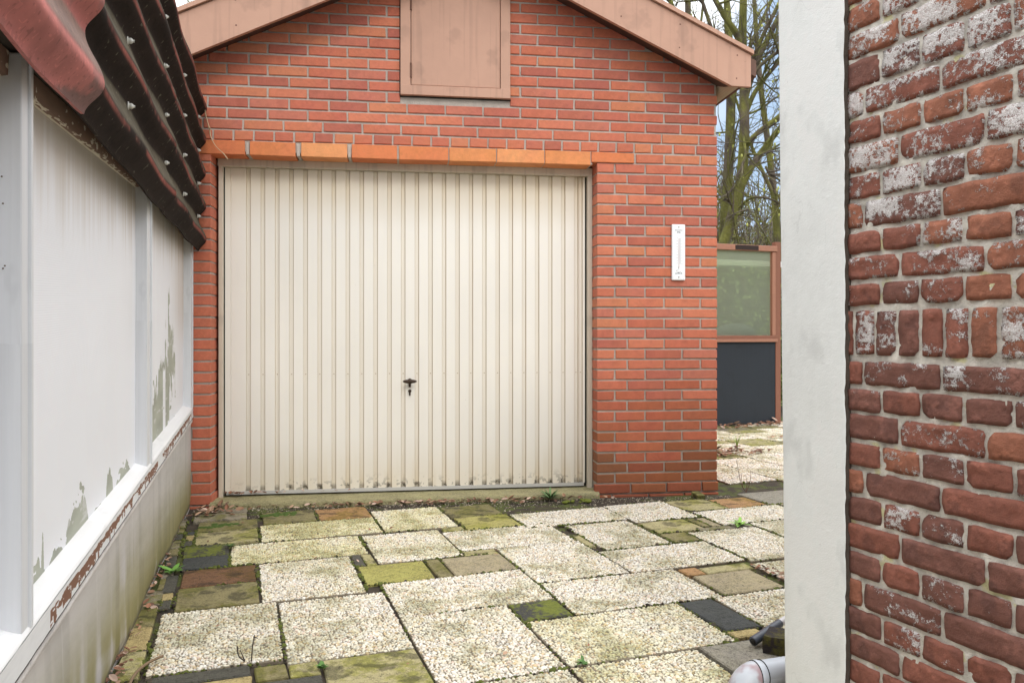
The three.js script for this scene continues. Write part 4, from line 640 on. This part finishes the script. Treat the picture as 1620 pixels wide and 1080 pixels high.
{                                                              // weeds
  const r = rand(43), leafMat = (c) => mat(c, { side: THREE.DoubleSide, roughness: 0.7 });
  const weed = (name, label, at, n, len, wid, up, c, tall = 0) => {
    const p = at.isVector3 ? at : toWorld(...at), t = thing(name, label, 'weed', [p.x, p.y, p.z]);
    const ms = [leafMat(c), leafMat(c.map((x) => x * 0.7)), leafMat(c.map((x) => x * 1.25))];
    for (let i = 0; i < n; i++) {
      const l = len * (0.55 + 0.6 * r()), a = i * 2.4 + r(), el = up * (0.4 + 0.9 * r());
      const g = tall ? grid(1, 5, (s, q) => [(s - 0.5) * wid * (1 - q * 0.85), l * q - l * 0.25 * q * q * q, -l * (0.12 + 0.35 * tall) * q * q]) : leafShape(l, wid * (0.7 + 0.5 * r()), -0.5, r).rotateX(el);
      const m = part(tall ? 'blade' : 'leaf', g, ms[i % 3], t, [0.006 * (r() - 0.5), 0.002 + 0.006 * r(), 0.006 * (r() - 0.5)]); m.rotation.y = a;
    }
    return t;
  };
  weed('leafy_weed', 'green rosette of narrow leaves growing at the door sill of the garage', onGarage(0.868, 0.0, 0.075), 26, 0.085, 0.013, 0.75, [0.1, 0.17, 0.06]);
  weed('leafy_weed', 'small bright green weed at the foot of the white shed wall', [-0.255, 3.555, 0.0], 13, 0.062, 0.022, 0.6, [0.13, 0.28, 0.05]);
  weed('leafy_weed', 'pale green weed in the joint beside the wide pebble slab near the plastered corner', [2.47, 3.455, 0.0], 15, 0.07, 0.016, 0.55, [0.22, 0.4, 0.07]);
  weed('grass_tuft', 'tuft of light green grass beyond the garage corner', [4.06, 5.72, 0], 16, 0.17, 0.007, 0, [0.25, 0.36, 0.07], 1);
  weed('leafy_weed', 'tiny clover between the two small bricks at the near edge of the patio', [0.238, 2.39, 0], 18, 0.022, 0.015, 0.7, [0.09, 0.2, 0.04]);
  weed('leafy_weed', 'small dark green weed in the middle of the seam below the near pebble slabs', [0.985, 2.16, 0], 14, 0.026, 0.012, 0.6, [0.1, 0.22, 0.05]);
  weed('leafy_weed', 'small dull green weed beside the dark mossy bricks by the white shed', [-0.03, 3.88, 0], 16, 0.03, 0.014, 0.6, [0.09, 0.15, 0.035]);
  const moss = (name, label, pts, n, c) => { const list = []; for (let i = 0; i < n; i++) { const a = r() * (pts.length - 1), k = Math.floor(a), p = V(...pts[k]).lerp(V(...pts[Math.min(k + 1, pts.length - 1)]), a - k), s = 0.005 + 0.009 * r(); list.push(new THREE.IcosahedronGeometry(s, 1).scale(1.6, 0.6, 1.6).translate(p.x + 0.06 * (r() - 0.5), p.y - 0.003, p.z + 0.07 * (r() - 0.5))); } const o = part(name, merge(list), mat(c.map((q) => q * 0.7), { map: T.mortar, roughness: 1 }), scene); o.userData = { kind: 'stuff', label, category: 'moss' }; };
  const g = (x, z) => onGarage(x, 0.0, z).toArray();
  moss('moss_patch', 'bright moss under the garage door sill', [g(0.92, 0.13), g(1.05, 0.14), g(1.16, 0.12)], 11, [0.2, 0.24, 0.03]);
  moss('moss_patch', 'green moss on the olive slabs at the shed end of the patio', [toWorld(-0.15, 4.34).toArray(), toWorld(-0.02, 4.36).toArray()], 34, [0.09, 0.16, 0.025]);
  moss('moss_patch', 'green moss on the slab in front of the door', [toWorld(0.14, 4.5).toArray(), toWorld(0.3, 4.52).toArray()], 34, [0.09, 0.16, 0.025]);
  const dryStems = (label, at, stems, c) => { const t = thing('dry_twig', label, 'twig', at); for (const s of stems) part('stem', tube(s, [0.0022, 0.0012], 5), mat(c), t); };
  const a = toWorld(3.02, 4.16);
  dryStems('thin bare twigs standing in the slabs by the garage corner', [a.x, 0, a.z], [[[0, 0, 0], [-0.03, 0.05, 0], [-0.045, 0.12, 0], [-0.06, 0.2, 0]], [[0, 0, 0], [-0.025, 0.04, 0.01], [-0.032, 0.12, 0]], [[0, 0, 0], [0.02, 0.05, 0], [0.03, 0.11, 0], [0.028, 0.14, 0]], [[0, 0, 0], [0.005, 0.04, 0], [0.004, 0.09, 0]]], [0.16, 0.09, 0.06]);
  const b = toWorld(0.05, 2.505, 0.004);
  dryStems('dark dry stalks sticking up from the near pebble slab', [b.x, 0.004, b.z], [[[-0.03, 0, 0], [-0.045, 0.02, 0.01], [-0.054, 0.045, 0], [-0.058, 0.03, -0.02], [-0.06, 0.015, -0.02]], [[-0.01, 0, 0], [-0.008, 0.035, 0], [-0.002, 0.075, 0], [-0.0, 0.08, 0]], [[-0.03, 0.002, 0], [-0.048, 0.03, -0.01]], [[-0.002, 0.074, 0], [0.01, 0.07, 0]]], [0.06, 0.045, 0.035]);
  const rt = thing('dead_root', 'curved dead root lying along the edge of the near pebble slab', 'root'); part('stem', tube([toWorld(-0.27, 2.33, 0.006), toWorld(-0.285, 2.42, 0.015), toWorld(-0.275, 2.5, 0.02), toWorld(-0.25, 2.56, 0.02), toWorld(-0.215, 2.61, 0.016)], [0.005, 0.0045, 0.004], 7, 20), mat([0.22, 0.15, 0.09], { map: T.wood }), rt);
}

// ------------------------------------------------------------------ drainpipe, loose tube and mossy brick by the house corner
{
  const grey = mat([0.52, 0.56, 0.63], { roughness: 0.36, map: T.paint }), stain = mat([0.5, 0.36, 0.4], { roughness: 0.38, map: T.paint });
  const t = thing('drainpipe', 'light grey plastic drainpipe bending into the ground behind the plastered corner', 'drainpipe', [0.613, 0, -2.1]);
  const R = 0.0355, dir = V(0.93, 0, -0.3).normalize(), Y = 0.078, P = (a, y) => [dir.x * a, y, dir.z * a];
  const b = 0.05, arc = []; for (let i = 0; i <= 8; i++) { const w = Math.PI / 2 * i / 8; arc.push(P(b - b * Math.cos(w), Y - b + b * Math.sin(w))); }
  const fz = fbm(3, 3, 4, 141), worn = mat([1, 1, 1], { roughness: 0.42, map: tex(256, 256, (u, v, o) => { const s = smooth(0.48, 0.66, fz(u, v)), k = 0.92 + 0.16 * fz(v, u); o[0] = mix(0.5, 0.34, s) * k; o[1] = mix(0.53, 0.24, s) * k; o[2] = mix(0.58, 0.26, s) * k; }, [6, 9]) });
  part('elbow', tube(arc, [R + 0.0015, R + 0.0015], 28, 24), worn, t);
  for (const [a, rr] of [[b + 0.016, R + 0.0022], [b - 0.0065, R + 0.0034]]) part('seam', tube([P(a, Y), P(a + 0.0018, Y)], [rr, rr], 28, 2), M.dark, t);
  part('seam', tube([P(0, Y - b + 0.0035), P(0, Y - b + 0.005)], [R + 0.0035, R + 0.0035], 28, 2), M.dark, t);
  part('pipe', tube([P(b + 0.004, Y), P(0.4, Y), P(0.9, Y)], [R, R], 28, 4), grey, t);
  part('collar', tube([P(b - 0.006, Y), P(b + 0.006, Y)], [R + 0.003, R + 0.003], 28, 2), grey, t);
  part('downpipe', tube([P(0, -0.06), P(0, Y - b + 0.003)], [R + 0.004, R + 0.004], 28, 3), grey, t);
}
{
  const t = thing('loose_tube', 'short dark grey plastic tube lying against the mossy brick', 'tube', [0.764, 0, -2.5]);
  const a = [0.002, 0.022, 0.012], b = [0.115, 0.05, -0.07], c = [0.17, 0.064, -0.105];
  part('sleeve', tube([a, b], [0.0148, 0.0135], 22, 4), mat([0.075, 0.085, 0.11], { roughness: 0.4 }), t);
  part('bore', tube([V(...a).lerp(V(...b), -0.004), V(...a).lerp(V(...b), 0.01)], [0.0105, 0.0105], 18, 2), M.dark, t);
  part('inner_tube', tube([b, c, [0.26, 0.08, -0.16]], [0.0115, 0.0115], 18, 6), mat([0.6, 0.58, 0.6], { roughness: 0.4 }), t);
}
{
  const r = rand(53), t = thing('mossy_brick', 'dark moss-covered brick lying behind the drainpipe', 'brick', [0.865, 0.0, -2.46], -0.5);
  const g = new THREE.BoxGeometry(0.13, 0.055, 0.1, 14, 6, 10), p = g.attributes.position; for (let i = 0; i < p.count; i++) { const x = p.getX(i), y = p.getY(i), z = p.getZ(i), k = 0.006; p.setXYZ(i, x * (1 - 0.05 * (y > 0.02)) + k * (noise3(x * 50, y * 50, z * 50) - 0.5), y + 0.027 + k * (noise3(x * 40 + 9, y * 40, z * 40) - 0.5), z * (1 - 0.06 * (y > 0.02)) + k * (noise3(x * 50, y * 50 + 7, z * 50) - 0.5)); }
  g.computeVertexNormals(); part('body', metreUV(g), mat([0.55, 0.42, 0.5], { map: T.moss, bumpMap: T.mortarBump, bumpScale: 0.006 }), t);
  const p2 = toWorld(2.665, 4.15), s = thing('mossy_brick', 'small mossy stone block at the foot of the garage corner', 'brick', [p2.x, 0, p2.z], 0.1);
  part('body', rbox(0.05, 0.028, 0.12, 0.005, 0, 0.008, 0.0, 2), mat([0.3, 0.27, 0.12], { map: T.concMoss, bumpMap: T.concBump, bumpScale: 0.005 }), s);
}

// ------------------------------------------------------------------ wooden screen with a frosted pane beyond the garage corner
{
  const t = thing('garden_screen', 'brown wooden screen with a frosted glass pane above a dark panel', 'screen', [2.982, 0, -8.71], PTURN);
  const wood = mat([0.24, 0.1, 0.062], { map: T.wood, bumpMap: T.woodBump, bumpScale: 0.002, roughness: 0.75 }), pale = mat([0.36, 0.17, 0.11], { map: T.wood, roughness: 0.7 });
  part('post', rbox(0.07, 2.02, 0.07, 0.005, -0.035, 1.0, -0.02), wood, t); part('post', rbox(0.07, 2.02, 0.07, 0.005, -1.95, 1.0, -0.02), wood, t);
  part('rail', rbox(1.88, 0.062, 0.07, 0.006, -1.0, 1.931, 0), pale, t).userData.label = 'top rail with a dark patch';
  part('dark_patch', rbox(0.3, 0.052, 0.005, 0.002, -0.46, 1.932, 0.035), mat([0.03, 0.018, 0.015]), t);
  part('rail', rbox(1.88, 0.036, 0.06, 0.004, -1.0, 0.957, 0), wood, t); part('rail', rbox(1.88, 0.034, 0.075, 0.004, -1.0, 0.921, 0.004), pale, t);
  part('stile', rbox(0.045, 0.92, 0.05, 0.004, -0.098, 1.435, 0), pale, t);
  part('pane', new THREE.PlaneGeometry(1.78, 0.93).translate(-1.01, 1.435, -0.012), new THREE.MeshPhysicalMaterial({ color: rgb(0.55, 0.62, 0.45), roughness: 0.7, transmission: 0.96, thickness: 0, ior: 1.45 }), t);
  part('lower_panel', rbox(1.88, 0.9, 0.025, 0.003, -1.0, 0.455, -0.005), mat([0.013, 0.019, 0.028], { roughness: 0.6, map: T.paint }), t);
  const c = V(2.982, 0, -8.71), at = (x, y, z) => V(x, y, z).applyAxisAngle(V(0, 1, 0), PTURN).add(c);
  const beam = thing('white_beam', 'white horizontal beam on two stakes close behind the frosted pane', 'beam', c.toArray(), PTURN);
  part('rail', rbox(2.6, 0.06, 0.05, 0.004, -1.1, 1.78, -0.16), mat([0.9, 0.91, 0.92]), beam);
  for (const x of [-2.2, 0.1]) part('stake', rbox(0.05, 1.8, 0.05, 0.004, x, 0.88, -0.215), mat([0.4, 0.3, 0.2], { map: T.wood }), beam);
  const tub = thing('upturned_tub', 'dark upturned tub on a stand, seen blurred through the frosted pane', 'tub', c.toArray(), PTURN);
  part('body', new THREE.SphereGeometry(1, 24, 12).scale(0.26, 0.12, 0.16).translate(-0.42, 0.99, -0.24), mat([0.05, 0.065, 0.085], { roughness: 0.6 }), tub);
  for (const x of [-0.6, -0.25]) for (const z of [-0.34, -0.14]) part('leg', rbox(0.03, 0.95, 0.03, 0.004, x, 0.475, z), mat([0.06, 0.06, 0.06]), tub);
}

// ------------------------------------------------------------------ bare trees and thicket behind, the wood beyond
{
  const r = rand(61), bark = mat([1, 1, 1], { vertexColors: true, map: T.mortar, bumpMap: T.mortarBump, bumpScale: 0.03, roughness: 0.95 });
  const barkAt = (green, base) => (x, y, z, ny) => { const n = noise3(x * 6, y * 3, z * 6), m = noise3(x * 17, y * 11, z * 17), g = smooth(0.46, 0.62, n * 0.6 + m * 0.4 + green - 0.25), k = 0.45 + 1.1 * m; return [mix(base[0], 0.2, g) * k, mix(base[1], 0.2, g) * k, mix(base[2], 0.05, g) * k]; };
  const brown = [0.17, 0.135, 0.1];
  const twigs = (from, dir, len, rad, depth, out, buds) => {
    const pts = [from.clone()], d = dir.clone().normalize(), n = 4; let p = from.clone();
    for (let i = 0; i < n; i++) { d.add(V(r() - 0.5, r() - 0.42, r() - 0.5).multiplyScalar(0.55)).normalize(); p = p.clone().addScaledVector(d, len / n); pts.push(p); }
    out.push(tube(pts, [rad, rad * 0.72, rad * 0.4], rad > 0.012 ? 6 : 4, rad > 0.012 ? 8 : 5, barkAt(rad > 0.008 ? 0.33 : 0.22, [0.2, 0.165, 0.13])));
    if (buds && depth === 0 && r() < 0.16) buds.push(p.clone());
    if (depth > 0) { const k = 3 + ((r() * 3) | 0); for (let i = 0; i < k; i++) { const a = pts[1 + ((r() * n) | 0)], e = d.clone().add(V(r() - 0.5, r() - 0.45, r() - 0.5).multiplyScalar(2.1)).normalize(); twigs(a, e, len * (0.45 + 0.3 * r()), Math.max(0.0028, rad * 0.52), depth - 1, out, buds); } }
  };
  const tree = (label, trunk, radii, limbs, opt = {}) => {
    const t = thing('bare_tree', label, 'tree', trunk[0], 0, 'mossy bare trees behind the garage'), o = V(...trunk[0]), loc = (q) => V(...q).sub(o), out = [], buds = [];
    part('trunk', tube(trunk.map(loc), radii, 12, 60, barkAt(opt.green ?? 0.32, brown)), bark, t);
    const curve = new THREE.CatmullRomCurve3(trunk.map(loc));
    for (const [pts, ra] of limbs) {
      const q = pts.map(loc); part('limb', tube(q, [ra, ra * 0.8, ra * 0.6], 9, 28, barkAt(0.34, brown)), bark, t);
      const c = new THREE.CatmullRomCurve3(q); for (let i = 0; i < (opt.perLimb ?? 9); i++) { const s = 0.15 + 0.85 * r(), a = c.getPoint(s), d = c.getTangent(s).add(V(r() - 0.5, r() - 0.5, r() - 0.5).multiplyScalar(2.4)).normalize(); twigs(a, d, 0.45 + 0.5 * r(), 0.011 + 0.006 * r(), 2, out, buds); }
    }
    for (let i = 0; i < (opt.onTrunk ?? 14); i++) { const s = (opt.from ?? 0.2) + (0.98 - (opt.from ?? 0.2)) * r(), a = curve.getPoint(s), d = V(r() - 0.5, 0.35 * r(), r() - 0.5).normalize(); twigs(a, d, 0.5 + 0.7 * r(), 0.012 + 0.01 * r(), 2, out, buds); }
    part('crown', merge(out), bark, t);
    if (buds.length) part('catkins', merge(buds.map((p) => new THREE.IcosahedronGeometry(0.009 + 0.007 * r(), 0).scale(1, 1.8, 1).translate(p.x, p.y - 0.012, p.z))), mat([0.42, 0.44, 0.12]), t).userData.kind = 'stuff';
    return t;
  };
  const Z = -11;
  tree('mossy forked bare tree standing just beyond the wooden screen', [[2.92, -0.05, Z], [2.93, 1.95, Z], [2.98, 2.24, Z], [3.1, 2.66, Z], [3.21, 3.12, Z], [3.26, 3.69, Z], [3.26, 4.38, Z], [3.24, 5.02, Z], [3.25, 5.67, Z], [3.3, 7.2, Z], [3.2, 9, Z]], [0.1, 0.08, 0.078, 0.072, 0.062, 0.05, 0.03], [
    [[[3.2, 3.05, Z], [3.3, 3.22, Z], [3.46, 3.46, Z - 0.1], [3.73, 3.8, Z - 0.2], [4.3, 4.5, Z - 0.3]], 0.058], [[[3.25, 3.56, Z], [3.39, 3.76, Z + 0.1], [3.74, 4.03, Z + 0.2], [4.4, 4.6, Z + 0.3]], 0.04],
    [[[3.26, 4.35, Z], [3.33, 4.68, Z], [3.5, 5.15, Z + 0.1], [3.73, 5.65, Z + 0.2], [4.0, 6.6, Z + 0.4]], 0.036], [[[3.27, 4.3, Z], [3.46, 4.82, Z - 0.1], [3.73, 5.35, Z - 0.2], [4.3, 6.4, Z - 0.3]], 0.052],
    [[[3.25, 4.35, Z], [3.4, 4.66, Z + 0.2], [3.74, 4.89, Z + 0.3], [4.2, 5.0, Z + 0.4]], 0.028], [[[3.25, 4.0, Z], [3.48, 4.45, Z - 0.2], [3.74, 4.78, Z - 0.3], [4.2, 5.3, Z - 0.4]], 0.038],
    [[[3.25, 4.5, Z], [3.23, 4.88, Z + 0.1], [3.14, 5.1, Z + 0.15], [2.94, 5.36, Z + 0.2], [2.75, 5.7, Z + 0.2], [2.4, 6.4, Z + 0.3]], 0.05], [[[3.12, 2.7, Z], [3.3, 2.86, Z + 0.2], [3.5, 2.84, Z + 0.3], [3.72, 2.7, Z + 0.4]], 0.02],
    [[[3.24, 3.75, Z + 0.05], [3.2, 3.4, Z + 0.25], [3.06, 3.1, Z + 0.35], [2.98, 2.6, Z + 0.4]], 0.018], [[[3.5, 3.3, Z + 0.2], [3.58, 3.05, Z + 0.25], [3.66, 2.6, Z + 0.3]], 0.018], [[[3.1, 2.6, Z], [3.0, 2.75, Z + 0.3], [2.85, 2.86, Z + 0.4]], 0.02],
  ], { perLimb: 6, onTrunk: 9, from: 0.25 });
  tree('straight slim mossy tree partly hidden by the garage eave', [[3.2, -0.05, -12], [3.24, 2.23, -12], [3.33, 3.81, -12], [3.35, 4.56, -12], [3.31, 5.76, -12], [3.29, 6.1, -12], [3.2, 8.4, -12.2]], [0.085, 0.075, 0.06, 0.035], [[[[3.34, 4.2, -12], [3.5, 4.9, -12.2], [3.75, 5.5, -12.4], [4.2, 6.4, -12.6]], 0.04], [[[3.34, 4.6, -12], [3.1, 5.4, -11.9], [2.8, 6.2, -11.8]], 0.04]], { onTrunk: 6, perLimb: 5, from: 0.12 });
  tree('slender bare tree rising above the right verge board', [[2.88, -0.05, -13], [2.9, 3, -13], [2.92, 6.5, -13], [2.8, 9.5, -13]], [0.075, 0.06, 0.05, 0.03], [[[[2.91, 5.4, -13], [2.6, 6.4, -12.8], [2.2, 7.2, -12.7]], 0.045], [[[2.91, 5.2, -13], [3.15, 6.0, -13.2], [3.3, 6.9, -13.4]], 0.03]], { onTrunk: 9, perLimb: 6, from: 0.4 });
  tree('bare tree whose twigs show over the left verge board', [[-4.7, -0.05, -12], [-4.72, 3, -12], [-4.65, 6, -12.1], [-4.6, 8, -12]], [0.09, 0.075, 0.05, 0.03], [[[[-4.68, 4.6, -12], [-4.5, 5.4, -11.8], [-4.2, 6.2, -11.7]], 0.04]], { onTrunk: 24, from: 0.5 });
  tree('thin bare tree at the far side of the thicket', [[4.6, -0.05, -13.5], [4.55, 3, -13.5], [4.3, 5.5, -13.6], [4.2, 8, -13.8]], [0.08, 0.06, 0.045, 0.025], [[[[4.5, 3.4, -13.5], [4.1, 4.2, -13.4], [3.8, 5.1, -13.4]], 0.035]], { onTrunk: 8, perLimb: 5, from: 0.1 });
  // thicket: many arching stems with a few old leaves
  const bush = (label, x, z, h, n, tone) => {
    const t = thing('bare_shrub', label, 'shrub', [x, 0, z]), stems = [], leaves = [];
    for (let i = 0; i < n; i++) { const a = r() * 6.28, k = 0.4 + 0.6 * r(), b = V(0.25 * (r() - 0.5), 0, 0.25 * (r() - 0.5)), m = V(Math.cos(a) * 0.35 * k, h * 0.55 * k, Math.sin(a) * 0.3 * k), e = V(Math.cos(a) * (0.6 + 0.6 * r()) * k, h * (0.6 + 0.4 * r()) * k, Math.sin(a) * 0.6 * k); twigs(b, m.clone(), h * 0.6 * k, 0.009, 0, stems); stems.push(tube([b, m, e], [0.009, 0.006, 0.003], 4, 6, () => tone)); twigs(m, e.clone().sub(m).add(V(0, 0.2, 0)), 0.55, 0.006, 2, stems); if (i % 2) for (let q = 0; q < 7; q++) leaves.push(leafShape(0.045, 0.022, 0.2, r).toNonIndexed().rotateX(r() * 3).rotateY(r() * 6).translate(e.x * r() + m.x * 0.3 + 0.3 * (r() - 0.5), mix(m.y * 0.4, e.y, r()), e.z * r())); }
    part('stems', merge(stems), bark, t); part('leaves', merge(leaves), mat([0.3, 0.32, 0.1], { side: THREE.DoubleSide }), t).userData.kind = 'stuff';
  };
  bush('dense greyish thicket right behind the wooden screen', 3.2, -10.6, 2.7, 90, [0.2, 0.15, 0.1]);
  bush('tall tangled shrub beside the forked tree', 3.75, -11.4, 2.8, 70, [0.22, 0.17, 0.12]);
  bush('brown thicket nearest the garage side wall', 2.6, -11.2, 2.8, 50, [0.19, 0.14, 0.1]);
  bush('loose shrub at the back of the thicket', 4.3, -12.6, 3.0, 60, [0.24, 0.19, 0.14]);
  // a leafy hedge low behind the screen, and the wood along the horizon
  const hedge = thing('hedge', 'dull green hedge behind the screen, seen through its frosted pane', 'hedge', [2.75, 0, -9.95], PTURN), hl = [];
  for (let i = 0; i < 5200; i++) { const x = -1.9 + 3.2 * r(), y = 0.05 + 1.8 * r(), z = 0.45 * (r() - 0.5); hl.push(leafShape(0.055, 0.032, 0.3, r).toNonIndexed().rotateX(r() * 3 - 0.5).rotateY(r() * 6.28).translate(x, y, z)); }
  part('foliage', merge(hl), mat([0.24, 0.3, 0.1], { side: THREE.DoubleSide, roughness: 0.6 }), hedge).userData.kind = 'stuff';
  part('branches', merge([0, 1, 2, 3, 4, 5, 6, 7, 8, 9].map((i) => tube([[-1.7 + i * 0.32, 0, 0], [-1.65 + i * 0.32, 0.9, 0.05], [-1.7 + i * 0.32, 1.7, 0]], [0.02, 0.008], 5))), mat([0.12, 0.09, 0.06]), hedge);
  const one = []; for (let i = 0; i < 16; i++) { const a = i * 2.4, b = V(0, 0.5 * r(), 0), m = V(Math.cos(a) * 0.5, 2 + 2 * r(), Math.sin(a) * 0.5), e = V(Math.cos(a) * (0.8 + r()), 4 + 2.5 * r(), Math.sin(a) * (0.8 + r())); one.push(tube([b, m, e], [0.05, 0.03, 0.012], 4, 5, () => [0.2, 0.17, 0.13])); for (let k = 0; k < 3; k++) twigs(m.clone().lerp(e, r()), V(r() - 0.5, 0.5 * r(), r() - 0.5), 1.1, 0.02, 1, one); }
  const g = merge(one), W = new THREE.InstancedMesh(g, bark, 240), m4 = new THREE.Matrix4(), q = new THREE.Quaternion();
  for (let i = 0; i < 240; i++) { const a = -0.95 + 1.9 * r(), d = 22 + 22 * r(); m4.compose(V(Math.sin(a) * d, -0.1, -Math.cos(a) * d), q.setFromEuler(new THREE.Euler(0, r() * 6.28, 0)), V(1.1, 0.85 + 0.5 * r(), 1.1)); W.setMatrixAt(i, m4); }
  W.name = 'distant_wood'; W.userData = { kind: 'stuff', label: 'grey-brown bare wood along the horizon', category: 'wood' }; scene.add(W);
}

renderer.render(scene, camera);
